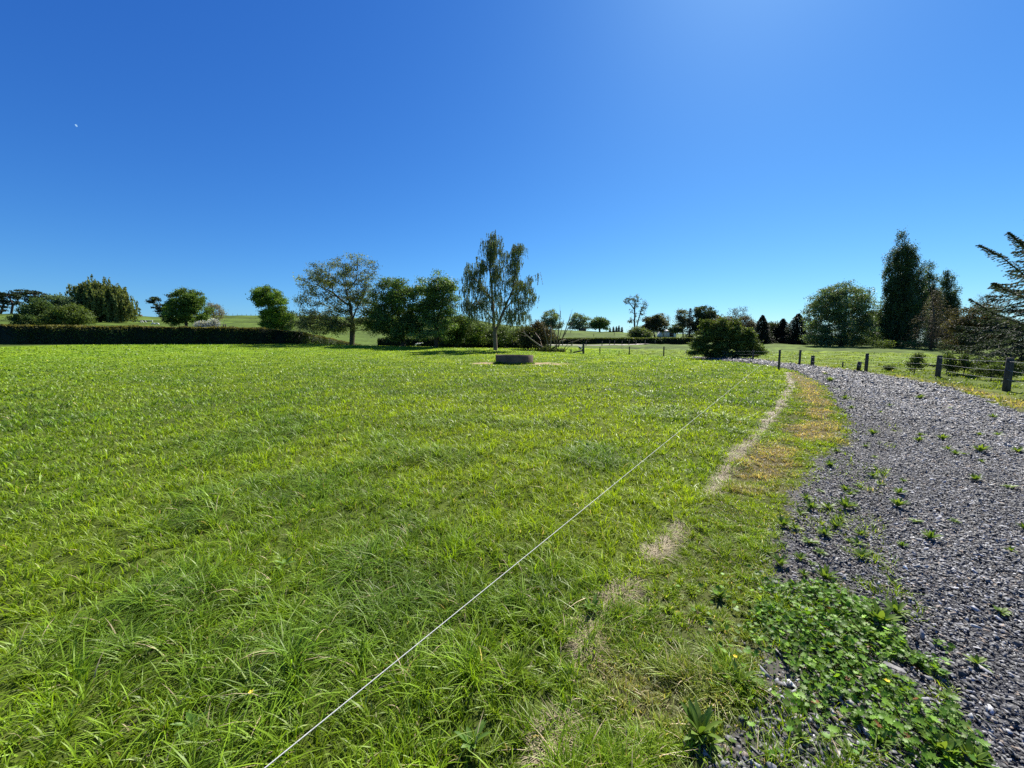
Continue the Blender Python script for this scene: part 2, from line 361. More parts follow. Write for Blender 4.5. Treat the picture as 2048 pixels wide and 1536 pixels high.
def do_grass():
    P = scatter_r(dens, .8, 78); Pw = scatter_r(dens, .8, 5, 1.9); Pw = Pw[np.abs(np.arctan2(Pw[:, 0], Pw[:, 1])) > 1.08]; P = np.vstack([P, Pw]); P2 = scatter_r(lambda r: dens(r)*2.2, .8, 20); P2 = P2[inside(VERGE, *P2.T)]; P = np.vstack([P, P2]); x, y = P.T
    # draw blades together into tussocks
    big = rng.uniform(size=len(x)) < .5; g = np.where(big, .15, .28); wx = (fbm(x*1.7, y*1.7, 61, 2)-.5)*1.1; wy = (fbm(x*1.7, y*1.7, 67, 2)-.5)*1.1
    x0_, y0_ = x, y; x = x+wx; y = y+wy; ca_, sa_ = .83, .557; x, y = np.where(big, x*ca_+y*sa_, x), np.where(big, -x*sa_+y*ca_, y); cx = np.floor(x/g); cy = np.floor(y/g); ix = cx.astype(np.int64)+9000; iy = cy.astype(np.int64)+9000
    tx = (cx+.2+.6*_hash(ix, iy, 3))*g; ty = (cy+.2+.6*_hash(ix, iy, 4))*g; pull = rng.uniform(.1, .9, len(x))*(np.hypot(x, y) < 14)
    ox, oy = x-tx, y-ty; ox, oy = np.where(big, ox*ca_-oy*sa_, ox), np.where(big, ox*sa_+oy*ca_, oy); x = x0_-ox*pull; y = y0_-oy*pull
    e_ = rng.normal(0, 1, (2, len(x)))*.06; z, dry = zones(x+e_[0], y+e_[1]); dl_ = dist_line(DL, x, y); keep = (z != 2) | ((dl_ < .7) & (fbm(x*2.2, y*2.2, 231, 2) > .56) & (rng.uniform(size=len(x)) < .5)); z = np.where(z == 2, 1, z)
    soil = soilness(x, y); keep &= rng.uniform(size=len(x)) > soil*1.3
    dead = dist_line(FE[2:], *jit(x, y, .12)); r = np.hypot(x, y); keep &= (z != 0) | (rng.uniform(size=len(x)) < .8)
    keep &= ~deadzone(x, y, .045) | (rng.uniform(size=len(x)) < .5)
    bare = fbm(x*2.6, y*2.6, 201, 2); keep &= ~((z == 1) & (bare > .95))
    keep &= ~(inside(COVER, x, y) & (rng.uniform(size=len(x)) < .6))
    x, y, z, dry, r, ox, oy = [q[keep] for q in (x, y, z, dry, r, ox, oy)]; n = len(x)
    tuft = np.clip((fbm(x*.95+9, y*.95, 111, 3)-.53)*7, 0, 1)*(z == 0)          # lush dung-patch tufts
    tuft2 = np.clip((fbm(x*2.4, y*2.4, 121, 2)-.5)*4, 0, 1)
    h = .066*(.55+.9*rng.uniform(size=n))*(1+.75*tuft+.4*tuft2); h = h*np.where(r < 3.2, 1.05, 1)
    h = np.where(z == 1, h*.5*(1+.5*tuft2), h); h = np.where(z == 3, h*.7*(.4+1.7*np.clip((fbm(x*1.6, y*1.6, 141, 2)-.4)*4, 0, 1)), h)
    long = (rng.uniform(size=n) < .025)&(z==0); h = np.where(long, h*1.5, h)
    w = blade_w(r)*(.6+.8*rng.uniform(size=n))*np.where(z == 1, .8, 1)*np.where(long, 1.25, 1)
    lean = .2+rng.gamma(2., .25, n)+.3*tuft; lean = np.where(long, lean+.5, lean)
    phi = np.arctan2(oy, ox)+rng.normal(0, .8, n); phi = np.where(rng.uniform(size=n) < .3, rng.uniform(0, 2*PI, n), phi)
    side = phi+PI/2+rng.normal(0, .6, n)
    base = grass_base(x, y, z, dry*(rng.uniform(size=n) < .85)); t = tuft[:, None]*.45; base = base*(1-t)+G_C*t
    tk = np.floor((x-ox)*9).astype(np.int64)*7919+np.floor((y-oy)*9).astype(np.int64); tr_ = _hash(tk, tk*0+5, 9); h = h*(.45+1.15*tr_)
    v = np.exp(rng.normal(0, .22, n)+(tr_-.5)*.8)[:, None]; base = np.clip(base*v, .008, .7)
    straw = (rng.uniform(size=n) < np.where(z == 1, .07, .03)*np.clip(1.5-r/6, .1, 1)) & ~long; base = np.where(straw[:, None], G_STRAW*v, base)
    pale = (rng.uniform(size=n) < .06) & (z != 1); base = np.where(pale[:, None], base*.4+np.array([.24, .29, .11]), base)  # naturally pale blades; their bright colour also stands in for sun glints
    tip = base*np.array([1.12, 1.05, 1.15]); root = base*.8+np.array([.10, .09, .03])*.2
    zz = H(x, y)-.006
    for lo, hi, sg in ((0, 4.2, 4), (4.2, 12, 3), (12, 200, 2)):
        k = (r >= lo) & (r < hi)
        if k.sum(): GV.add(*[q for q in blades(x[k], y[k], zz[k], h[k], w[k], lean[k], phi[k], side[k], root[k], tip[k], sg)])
    print('blades', n)
do_grass()
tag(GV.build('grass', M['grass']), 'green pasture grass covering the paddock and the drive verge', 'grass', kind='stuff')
def do_dead():
    S = MB(); n = 22000; i = rng.integers(0, len(FE)-3, n)+2; seg = FE[1:]-FE[:-1]
    L = np.hypot(*seg[2:].T); pr = L/np.hypot(*(.5*(FE[2:-1]+FE[3:])).T[:, :len(L)-0].reshape(2, -1)) if False else None
    A = FE[2:-1]; B = FE[3:]; mid = .5*(A+B); wgt = np.hypot(*(B-A).T)/np.maximum(np.hypot(*mid.T), 1)**1.0; wgt /= wgt.sum()
    i = rng.choice(len(A), n, p=wgt); t = rng.uniform(0, 1, n)[:, None]; P = A[i]*(1-t)+B[i]*t; r = np.hypot(*P.T)
    P = P+rng.normal(0, 1, (n, 2))*(.024+.001*r)[:, None]; jx, jy = jit(P[:, 0], P[:, 1], .10); x = 2*P[:, 0]-jx; y = 2*P[:, 1]-jy
    k = (fbm(x*1.7, y*1.7, 205, 2) > .54) | (r > 4.5); x, y, r = x[k], y[k], r[k]; n = len(x)
    h = .02+.05*rng.uniform(size=n); w = blade_w(r)*.6; phi = rng.uniform(0, 2*PI, n); lean = rng.uniform(1.4, 3.0, n)
    c = G_STRAW*.8*rng.normal(.95, .28, n)[:, None]
    S.add(*blades(x, y, H(x, y)+.004, h, w, lean, phi, phi+PI/2+rng.normal(0, .5, n), c*.8, c, 3))
    tag(S.build('dead_grass', M['straw']), 'strip of dead straw coloured grass along the paddock edge', 'dead grass', kind='stuff')
do_dead()

# ------------------------------------------------------------------ slate chips on the drive
def stone_tpl(k):
    q = np.random.default_rng(100+k); n = 4+k % 3; a = np.sort(q.uniform(0, 2*PI, n)*.35+np.arange(n)*2*PI/n*.9)
    rad = q.uniform(.6, 1.2, n); top = np.stack([np.cos(a)*rad*q.uniform(.8, 1), np.sin(a)*rad*.66, .15+q.uniform(-.09, .09, n)], 1); top[:, :2] *= .8
    bot = np.stack([np.cos(a)*rad, np.sin(a)*rad*.7, -.15+q.uniform(-.08, .08, n)], 1)
    V = np.vstack([bot, top]); T = []
    for i in range(n):
        j = (i+1) % n; T += [[i, j, n+j], [i, n+j, n+i]]
    for i in range(1, n-1): T.append([n, n+i, n+i+1])
    return V, np.array(T)
def rand_rot(n, tilt):
    a = rng.uniform(0, 2*PI, n); b = rng.normal(0, tilt, n); c = rng.normal(0, tilt, n)
    ca, sa, cb, sb, cc, s_ = np.cos(a), np.sin(a), np.cos(b), np.sin(b), np.cos(c), np.sin(c); Z = np.zeros(n); O = np.ones(n)
    Rz = np.stack([ca, -sa, Z, sa, ca, Z, Z, Z, O], 1).reshape(n, 3, 3)
    Ry = np.stack([cb, Z, sb, Z, O, Z, -sb, Z, cb], 1).reshape(n, 3, 3); Rx = np.stack([O, Z, Z, Z, cc, -s_, Z, s_, cc], 1).reshape(n, 3, 3)
    return Rx @ Ry @ Rz
def do_stones():
    size = lambda r: max(.0105, .0014*r)
    P = scatter_r(lambda r: 2.4/(size(r)*2)**2, .9, 52, 1.08); x, y = P.T
    jx, jy = jit(x, y, .22*np.clip(np.hypot(x, y)/4, .5, 1.2))
    k = inside(DRIVE, jx+rng.normal(0, .05, len(x)), jy+rng.normal(0, .05, len(x))) & ~(inside(COVER, x, y) & (rng.uniform(size=len(x)) < .3)); x, y = x[k], y[k]
    dl = dist_line(DL, x, y); k = (dl > .25) | (rng.uniform(size=len(x)) < .6+dl*2); x, y, dl = x[k], y[k], dl[k]
    r = np.hypot(x, y); n = len(x)
    s = np.maximum(.0105, .0014*r)*rng.lognormal(0, .35, n); s = np.where((dl < .5) & (r < 3), s*1.12, s)
    z = drive_z(x, y)+s*.35+rng.uniform(0, .8, n)*s
    R = rand_rot(n, .5); g = rng.uniform(size=n)
    c = np.array([.136, .136, .136])*np.exp(rng.normal(0, .55, n))[:, None]
    c = np.where((g < .06)[:, None], np.array([.30, .24, .19])*rng.uniform(.6, 1.1, n)[:, None], c); c = np.where((g > .955)[:, None], np.array([.33, .33, .35])*np.ones((n, 1)), c)
    tp_ = dl/(dl+dist_line(DR, x, y)+1e-6); c = c*(.72+.5*fbm(x*.7, y*.7, 401, 3)+.22*np.exp(-((tp_-.36)/.07)**2)+.22*np.exp(-((tp_-.68)/.07)**2))[:, None]*np.where(dl < .7, .82, 1.)[:, None]
    S = MB()
    for t in range(8):
        m = np.arange(n) % 8 == t; V, T = stone_tpl(t); nv = len(V); asp = rng.uniform(.7, 1.35, m.sum())
        W = V[None]*s[m][:, None, None]; W = W*np.stack([asp, 1/asp, np.ones_like(asp)], 1)[:, None, :]
        W = np.einsum('nij,nkj->nki', R[m], W)+np.stack([x[m], y[m], z[m]], 1)[:, None]
        TT = (T[None]+(np.arange(m.sum())*nv)[:, None, None]).reshape(-1, 3)
        S.add(W.reshape(-1, 3), None, TT, np.repeat(c[m], nv, 0))
    print('stones', n)
    tag(S.build('gravel', M['slate']), 'blue grey slate chip gravel spread over the curving drive', 'gravel', kind='stuff')
do_stones()

# ------------------------------------------------------------------ foliage helpers
def unit(v): return v/(np.linalg.norm(v, axis=-1, keepdims=True)+1e-9)
def leaves(mb, P, size, col, up=.3, asp=.62, axis=None, out=None):
    n = len(P); size = np.broadcast_to(size, (n,))[:, None]
    N = unit(rng.normal(size=(n, 3))+np.array([0, 0, up])+(0 if out is None else out))
    A = unit(np.cross(N, rng.normal(size=(n, 3)))) if axis is None else unit(axis+rng.normal(size=(n, 3))*.35)
    B = unit(np.cross(N, A)); 
    V = np.stack([P-A*size, P+B*size*asp, P+A*size, P-B*size*asp], 1).reshape(-1, 3)
    mb.add(V, (np.arange(n)*4)[:, None]+np.arange(4), None, np.repeat(col, 4, 0))
def leafcol(n, c1, c2, v=.22):
    t = rng.beta(1.6, 1.6, n)[:, None]; return np.clip((np.array(c1)*(1-t)+np.array(c2)*t)*np.exp(rng.normal(0, v, n))[:, None], .004, .8)
def grow(stems, centers, r_trunk, step, mb, col, rmin=.012, sag=.08, nsides=5):
    """stems: polylines of world points; every centre is joined to the skeleton, radii follow how much each piece carries"""
    pos = []; par = []; isst = []
    for st in stems:
        prev = -1; st = np.asarray(st, float)
        if pos:
            d = np.linalg.norm(np.array(pos)-st[0], axis=1); prev = int(d.argmin())
        for a, b in zip(st[:-1], st[1:]):
            m = max(1, int(np.linalg.norm(b-a)/step))
            for i in range(m+1 if prev == -1 else m):
                t = (i if (prev == -1 and not pos) else i+1)/m; t = min(t, 1)
                pos.append(a+(b-a)*t+rng.normal(0, .03*step, 3)*(t > 0)); par.append(prev); isst.append(1); prev = len(pos)-1
    top = np.array(pos).mean(0); ctr = np.asarray(centers); order = np.argsort(np.linalg.norm(ctr-top, axis=1))
    cnt_end = []; PA = np.array(pos); plen = np.zeros(len(pos)); 
    for c in ctr[order]:
        d = np.linalg.norm(PA-c, axis=1); low = np.clip(PA[:, 2]-c[2]+.15*d, 0, None)*.9
        k = int((d+low+plen*.12).argmin()); L = d[k]; m = max(1, int(L/step)); a = PA[k]; prev = k; new = []; pl = plen[k]
        bend = rng.normal(0, .10, 3)*L; bend[2] = -sag*L
        for i in range(1, m+1):
            t = i/m; new.append(a+(c-a)*t+bend*4*t*(1-t)*.5)
            par.append(prev); prev = len(par)-1; pl += L/m; plen = np.append(plen, pl)
        PA = np.vstack([PA, new]); cnt_end.append(prev)
    cnt = np.zeros(len(PA))
    for e in cnt_end:
        while e >= 0: cnt[e] += 1; e = par[e]
    R = np.maximum(rmin, r_trunk*(cnt/max(cnt[0], 1))**.55)
    st = np.zeros(len(PA), bool); idx = [i for i in range(len(par)) if par[i] >= 0]
    i = np.array(idx); p = np.array([par[k] for k in idx]); A = PA[p]; B = PA[i]; D = unit(B-A)
    X = np.cross(D, np.array([0.31, .95, .05])); X = unit(X); Yv = np.cross(D, X); V = []
    ra = np.minimum(R[p], R[i]*1.35)[:, None]; rb = R[i][:, None]
    for s_, c_, rr in ((0, A-D*.02, ra), (1, B+D*.02, rb)):
        for k in range(nsides):
            t = 2*PI*k/nsides; V.append(c_+rr*(math.cos(t)*X+math.sin(t)*Yv))
    V = np.stack(V, 1).reshape(-1, 3); b = (np.arange(len(i))*2*nsides)[:, None]
    Q = np.concatenate([b+np.array([k, (k+1) % nsides, nsides+(k+1) % nsides, nsides+k]) for k in range(nsides)])
    mb.add(V, Q, None, col); return PA, R
def blob_points(blobs, K, Y, shell=.45, depth=.8):
    w = np.array([b[2]*b[3] for b in blobs], float)**.85; ks = rng.choice(len(blobs), K, p=w/w.sum()); out = []
    d = unit(rng.normal(size=(K, 3))); rad = (shell+(1-shell)*rng.uniform(0, 1, K)**.6)
    for j, k in enumerate(ks):
        b = blobs[k]; c = at(b[0], b[1], Y); m = Y/F; dy = (b[4] if len(b) > 4 else 0.)
        out.append(c+d[j]*rad[j]*np.array([b[2]*m, b[2]*m*depth, b[3]*m])+np.array([0, dy, 0]))
    return np.array(out)
def base_at(px, Y):
    p = at(px, 689, Y); return np.array([p[0], Y, float(H(p[0], Y))])
def tree(name, label, px, Y, blobs, K, nl, ls, spread, c1, c2, tr, stems=None, mode='leaf', cat='tree', group=None, wood=(1, 1, 1), strand=(1, 2.5), mat='leaf', flat=.6, step=None, shell=.45, rmin=None, v=.22, twig=0, sag=.08, depth=.8):
    B = base_at(px, Y); m = Y/F; root = empty(name, B, label, cat, group)
    nl = int(nl*(1.75 if mode == 'leaf' else 2.2)); blobs = [(b[0], b[1], b[2]*1.14, b[3]*1.14, *b[4:]) for b in blobs]
    if stems is None: stems = [[(px, None), (blobs[0][0], blobs[0][1]+blobs[0][3]*.3)]]
    S = []
    for k, st in enumerate(stems):
        S.append([(B-np.array([0, 0, .15])) if q[1] is None else at(q[0], q[1], Y+(q[2] if len(q) > 2 else 0)) for q in st])
    ctr = blob_points(blobs, K, Y, shell, depth); ctr[:, 2] = np.maximum(ctr[:, 2], H(ctr[:, 0], ctr[:, 1])+.15)
    W = MB(B); PA, R = grow(S, ctr, tr, step or 9*m, W, wood, rmin or .35*m*.5, sag)
    Lf = MB(B)
    if twig:      # fine bare twigs fanning from the branch ends
        n = K*twig; c = np.repeat(ctr, twig, 0); d = unit(unit(c-np.array([B[0], B[1], ctr[:, 2].mean()-1.]))+rng.normal(size=(n, 3))*.7+np.array([0, 0, .3]))*(spread*rng.uniform(.7, 1.8, n))[:, None]
        sdv = unit(np.cross(d, rng.normal(size=(n, 3))))*(rmin or .2*m)*.8
        W.add(np.stack([c-sdv, c+sdv, c+d], 1).reshape(-1, 3), None, np.arange(n*3).reshape(-1, 3), wood)
        W.add(np.stack([c+.3*d-sdv*.6, c+.3*d+sdv*.6, c+.3*d+unit(np.cross(d, sdv)+d)*spread*.9], 1).reshape(-1, 3), None, np.arange(n*3).reshape(-1, 3), wood)
    W.build('trunk', M['bark'], root)
    if nl and mode == 'leaf':
        c = np.repeat(ctr, nl, 0); n = len(c); P = c+rng.normal(size=(n, 3))*spread*np.array([1, 1, flat])
        tone = np.exp(np.repeat(rng.normal(0, .25, K), nl))[:, None]
        P[:, 2] = np.maximum(P[:, 2], H(P[:, 0], P[:, 1])+.05)
        leaves(Lf, P, ls*rng.uniform(.6, 1.3, n), leafcol(n, c1, c2, v)*tone)
    elif nl and mode == 'weep':
        ns = 9; c = np.repeat(ctr, ns, 0)+rng.normal(size=(K*ns, 3))*spread*np.array([1, 1, .5]); L = rng.uniform(*strand, len(c))
        gz = H(c[:, 0], c[:, 1])+.3; L = np.minimum(L, np.maximum(c[:, 2]-gz, .2))
        t = rng.uniform(0, 1, (len(c), nl)); P = c[:, None]+np.stack([np.zeros_like(t), np.zeros_like(t), -t*L[:, None]], -1)
        sw = rng.normal(size=(len(c), 1, 3))*.12*L[:, None, None]*np.array([1, 1, 0]); P = P+sw*t[..., None]+rng.normal(size=P.shape)*ls*.45; P = P.reshape(-1, 3); n = len(P)
        tone = np.exp(np.repeat(rng.normal(0, .16, len(c)), nl))[:, None]
        leaves(Lf, P, ls*rng.uniform(.6, 1.2, n), leafcol(n, c1, c2, v)*tone, axis=np.array([0, 0, -1.]))
        sd = np.array([.25*m*.4, 0, 0]); V = np.stack([c-sd, c+sd, c+np.stack([0*L, 0*L, -L], 1)+sw[:, 0]], 1).reshape(-1, 3)
        Lf.add(V, None, np.arange(len(V)).reshape(-1, 3), np.array(wood)*.12)
    if Lf.n: Lf.build('crown', M[mat], root)
    return root
def conifer(name, label, px, Y, top, halfw, c1, c2, n_br=60, nl=40, ls=.14, p=.8, droop=.25, tr=.2, skirt=.04, base_py=None, group=None, wood=(1, 1, 1), v=.2, rise=0.):
    B = base_at(px, Y); m = Y/F; T = at(px, top, Y); Hh = T[2]-B[2]; root = empty(name, B, label, 'tree', group)
    W = MB(B); W.tube([B-np.array([0, 0, .2]), B+np.array([.05, 0, Hh*.5]), T], [tr, tr*.55, .02], 7, wood); Lf = MB(B); P = []; AX = []
    for k in range(n_br):
        u = skirt+(1-skirt)*((k+rng.uniform())/n_br)**1.05; z = B[2]+u*Hh; a = k*2.4+rng.uniform(-.4, .4); L = halfw*m*(1-u)**p*rng.uniform(.72, 1.12)+.12
        d = np.array([math.cos(a), math.sin(a), 0]); s = np.array([B[0], B[1], z]); dr = droop*L*rng.uniform(.6, 1.3); e = s+d*L+np.array([0, 0, -dr+rise*L])
        e[2] = max(e[2], float(H(e[0], e[1]))+.1); mid = s+d*L*.5+np.array([0, 0, -dr*.25+rise*L*.7])
        W.tube([s, mid, e], [max(.012, tr*.25*(1-u)), .015, .006], 4, wood, False)
        n = int(nl*(.35+L/(halfw*m))); t = rng.uniform(.08, 1, n)[:, None]; q = s*(1-t)**2+2*mid*t*(1-t)+e*t*t
        sd = np.cross(d, (0, 0, 1.)); off = rng.normal(0, 1, n)[:, None]*(.22*L*(1.15-t)+.05)
        q = q+sd*off+np.array([0, 0, -1.])*np.abs(rng.normal(0, .09*L+.03, n))[:, None]+rng.normal(size=(n, 3))*.03
        P.append(q); AX.append(np.broadcast_to(d, (n, 3))+sd*np.sign(off)*.8+np.array([0, 0, -.2]))
    P = np.concatenate(P); AX = np.concatenate(AX); W.build('trunk', M['bark'], root)
    leaves(Lf, P, ls*rng.uniform(.6, 1.3, len(P)), leafcol(len(P), c1, c2, v), up=.8, asp=.38, axis=AX); Lf.build('crown', M['leaf'], root)
    return root
# ------------------------------------------------------------------ hedges
def hedge(name, label, path, thick, ls, per_m2, c_side, c_top, Yk):
    """path: (px, depth, top row) ; base on the ground"""
    pts = []
    for a, b in zip(path[:-1], path[1:]):
        for t in np.linspace(0, 1, 10, endpoint=False): pts.append([a[i]*(1-t)+b[i]*t for i in range(3)])
    pts.append(list(path[-1])); P = np.array([at(*(q[0], q[2], q[1])) for q in pts]); n = len(P)
    D = unit(np.gradient(P[:, :2], axis=0)); Nn = np.stack([-D[:, 1], D[:, 0]], 1)
    o = np.array([P[0, 0], P[0, 1], float(H(P[0, 0], P[0, 1]))]); mb = MB(o); gz = H(P[:, 0], P[:, 1])-.1; tp = np.maximum(P[:, 2]-ls*1.2, gz+.15)
    ring = []
    for sgn, zz in ((-1, gz), (-1, tp), (1, tp), (1, gz)):
        q = P.copy(); q[:, :2] += Nn*sgn*thick*.5*.8; q[:, 2] = zz; ring.append(q)
    V = np.stack(ring, 1).reshape(-1, 3); i = np.arange(n-1)[:, None]*4
    Q = np.concatenate([i+np.array([k, k+1, k+5, k+4]) for k in range(3)])
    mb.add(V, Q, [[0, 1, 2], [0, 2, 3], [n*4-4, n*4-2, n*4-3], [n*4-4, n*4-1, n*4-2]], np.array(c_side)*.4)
    seg = np.linalg.norm(np.diff(P[:, :2], axis=0), axis=1); tot = seg.sum(); cum = np.r_[0, np.cumsum(seg)]
    hh = float(np.mean(P[:, 2]-gz)); N = int(tot*(2*hh+thick)*per_m2); s = rng.uniform(0, tot, N)
    x = np.interp(s, cum, P[:, 0]); y = np.interp(s, cum, P[:, 1]); zt = np.interp(s, cum, P[:, 2]); zb = np.interp(s, cum, gz); nx = np.interp(s, cum, Nn[:, 0]); ny = np.interp(s, cum, Nn[:, 1])
    f = rng.uniform(0, 2*hh+thick, N); top = f > 2*hh; sg = np.where(f < hh, -1., 1.)
    lump = (fbm(s*.7, f*.5, 301, 3)-.5)*thick*.75; tone_ = np.exp((fbm(s*.9, f*1.3, 311, 2)-.5)*1.6)[:, None]
    off = np.where(top, rng.uniform(-.5, .5, N)*thick, sg*(thick*.5+lump)+rng.normal(0, .05*thick, N))
    zz = np.where(top, zt+(fbm(s*.8, off, 307, 3)-.6)*.42+rng.normal(0, .03, N), zb+(zt-zb)*rng.uniform(.03, 1, N))
    L = np.stack([x+nx*off, y+ny*off, zz], 1); hi = np.clip((zz-zb)/(zt-zb+.01), 0, 1); k = np.clip((hi-.66)*3.2, 0, 1)[:, None]
    c = leafcol(N, c_side, np.array(c_side)*1.5, .3)*(1-k)+leafcol(N, c_top, np.array(c_top)*1.3, .25)*k
    leaves(mb, L, ls*rng.uniform(.6, 1.3, N), c*tone_, up=.3)
    r = mb.build(name, M['leaf']); r.location = o; tag(r, label, 'hedge'); return r
hedge('hedge', 'long dark clipped hedge with an olive brown top along the left paddock boundary',
      [(-260,56,649),(0,56,650),(200,56,652),(400,57,654),(520,58,656),(590,61,663),(640,68,674),(690,78,685),(715,84,690)], 1.8, .10, 85, (.035, .06, .018), (.12, .115, .03), 56)
hedge('hedge', 'low dark hedge running behind the birch and the three paddock trees',
      [(760,78,676),(900,72,676),(1000,70,677),(1060,72,678)], 2.0, .13, 45, (.022, .04, .014), (.05, .08, .02), 72)
hedge('hedge', 'far straight clipped hedge across the flat beyond the fence posts',
      [(1050,98,677),(1150,100,676.5),(1300,104,675.5),(1400,108,675)], 1.8, .16, 34, (.03, .05, .016), (.09, .12, .03), 100)

# ------------------------------------------------------------------ trees, left to right
PINE1, PINE2 = (.018, .034, .022), (.04, .06, .035)
tree('pine_tree', 'wind-bent dark pine at the left edge of the picture on the skyline', 8, 190, [(5,592,10,6),(-12,598,14,8),(14,606,9,5),(2,616,8,5)], 40, 18, .40, .6, PINE1, PINE2, .45, [[(14,None),(8,608),(0,592)]], flat=.35, wood=(.6,.5,.5))
tree('pine_tree', 'dark pine with leaning trunk, second from the left on the skyline', 30, 190, [(18,588,14,6),(34,594,10,5),(10,600,8,5),(40,608,7,6)], 40, 18, .40, .6, PINE1, PINE2, .45, [[(30,None),(26,610),(18,592)]], flat=.35, wood=(.6,.5,.5))
tree('pine_tree', 'flat-topped wide dark pine behind the pale bush left of the willow', 101, 185, [(52,584,12,5),(70,590,16,6),(92,596,14,6),(112,606,14,6),(60,598,10,4),(110,618,12,7)], 80, 20, .40, .6, PINE1, PINE2, .5, [[(101,None),(99,612),(88,598),(62,588)]], flat=.35, wood=(.6,.5,.5))
tree('shrub', 'pale grey-green airy bush in front of the flat-topped pine', 122, 105, [(112,606,18,12),(132,604,14,10),(122,620,18,14)], 60, 60, .17, .55, (.07,.12,.06), (.12,.18,.10), .12, cat='shrub')
tree('shrub', 'dark green conical bush above the hedge, leftmost of the bushes', 78, 88, [(80,604,9,7),(78,614,15,9),(72,625,24,12),(70,640,36,11),(95,635,18,12)], 110, 80, .15, .5, (.035,.07,.02), (.08,.13,.035), .15, cat='shrub')
tree('shrub', 'rounded bright green bush between the conical bush and the willow', 140, 86, [(142,625,26,12),(150,636,28,13),(118,642,30,8)], 110, 85, .15, .5, (.06,.10,.022), (.12,.17,.04), .15, cat='shrub')
tree('willow_tree', 'big rounded olive weeping willow on the slope above the hedge', 205, 112, [(185,578,26,14),(205,572,28,12),(228,584,20,12),(190,585,34,20),(215,592,38,24),(180,605,32,22),(235,612,26,20),(205,615,44,20),(225,626,30,10)], 210, 16, .24, .8, (.09,.13,.038), (.18,.215,.07), .5, mode='weep', strand=(1.6, 3.6), cat='tree')
tree('pine_tree', 'crooked dark pine with a bare leaning limb beside the dense green tree', 331, 135, [(308,597,9,4),(300,602,7,3),(341,592,9,3.5),(322,615,14,7),(330,626,18,8),(340,612,10,8)], 70, 22, .28, .42, PINE1, PINE2, .3, [[(333,None),(329,620),(316,602),(306,597)], [(329,622),(336,604),(341,594)]], flat=.4, wood=(.6,.5,.5))
tree('broadleaf_tree', 'dense dark green round tree on the slope right of the crooked pine', 375, 92, [(372,592,18,12),(384,598,18,14),(374,606,28,20),(360,620,22,20),(392,622,26,24),(375,635,34,18),(350,632,14,16)], 190, 100, .15, .42, (0.049,0.105,0.020), (0.154,0.238,0.042), .3)
tree('bare_tree', 'small brown nearly leafless tree behind the silver bush', 437, 100, [(425,618,14,12),(436,625,14,14),(425,634,12,10)], 110, 16, .11, .4, (0.140,0.140,0.084), (0.224,0.210,0.140), .16, wood=(2.2, 1.9, 1.8), twig=7)
tree('shrub', 'silvery grey-leaved bush at the foot of the dense green tree', 415, 88, [(408,650,13,6),(422,648,12,8),(398,652,6,5)], 50, 60, .12, .35, (.28,.31,.36), (.45,.48,.54), .08, cat='shrub')
tree('broadleaf_tree', 'tall narrow bright green tree with a side lobe rising from the hedge', 548, 74, [(535,594,24,17),(545,612,26,20),(545,640,20,22),(566,632,18,22),(552,655,24,12),(528,588,16,10)], 200, 105, .12, .36, (0.049,0.112,0.017), (0.168,0.266,0.042), .28)
tree('oak_tree', 'large spreading thinly leaved tree with visible limbs at the end of the hedge', 703, 62, [(675,540,42,26),(712,535,36,24),(632,570,42,24),(725,575,34,28),(680,585,60,34),(640,618,52,26),(620,640,34,20),(735,615,30,24),(690,640,46,18),(655,655,46,12),(640,650,50,16),(730,645,30,16)], 430, 46, .105, .42, (0.063,0.105,0.042), (0.168,0.196,0.084), .42, [[(703,None),(705,650),(700,610),(692,580),(683,550)], [(703,640),(722,600),(735,570)], [(700,615),(665,585),(635,570)], [(704,655),(660,640),(622,635)], [(693,585),(712,560),(716,530)]], wood=(.8, .75, .7), shell=.25, twig=5)
tree('broadleaf_tree', 'dense dark tree on a short trunk, middle of the three paddock trees', 806, 60, [(785,585,36,24),(770,612,34,28),(810,600,34,30),(790,640,46,26),(762,650,28,16),(812,650,30,20),(795,668,48,9),(838,635,22,24)], 300, 80, .115, .42, (0.042,0.091,0.025), (0.119,0.189,0.056), .38, [[(806,None),(805,665),(800,640),(790,610)], [(804,665),(780,640),(768,620)]], wood=(.7,.65,.6))
tree('broadleaf_tree', 'green tree with glossy leaves and sky gaps beside the birch', 872, 59, [(868,572,36,22),(885,590,30,28),(848,600,24,30),(872,625,34,26),(860,655,30,18),(893,640,20,20),(866,670,40,8)], 240, 72, .115, .40, (0.049,0.105,0.031), (0.154,0.238,0.084), .36, [[(872,None),(873,660),(868,630),(865,590)], [(872,650),(885,610),(888,585)]], wood=(.7,.65,.6), mat='leaf_gloss')
tree('shrub', 'light green leafy bush filling the gap left of the birch trunk', 915, 63, [(915,650,26,20),(940,655,24,18),(900,670,22,12),(930,676,34,12)], 130, 80, .12, .4, (.045,.085,.02), (.11,.17,.045), .1, cat='shrub')
tree('shrub', 'low mixed bushes between the birch trunk and the brown shrub', 1020, 66, [(965,665,22,12),(1005,668,26,11),(1040,668,18,10),(985,680,34,8)], 110, 60, .12, .4, (.045,.08,.025), (.10,.15,.045), .1, cat='shrub')
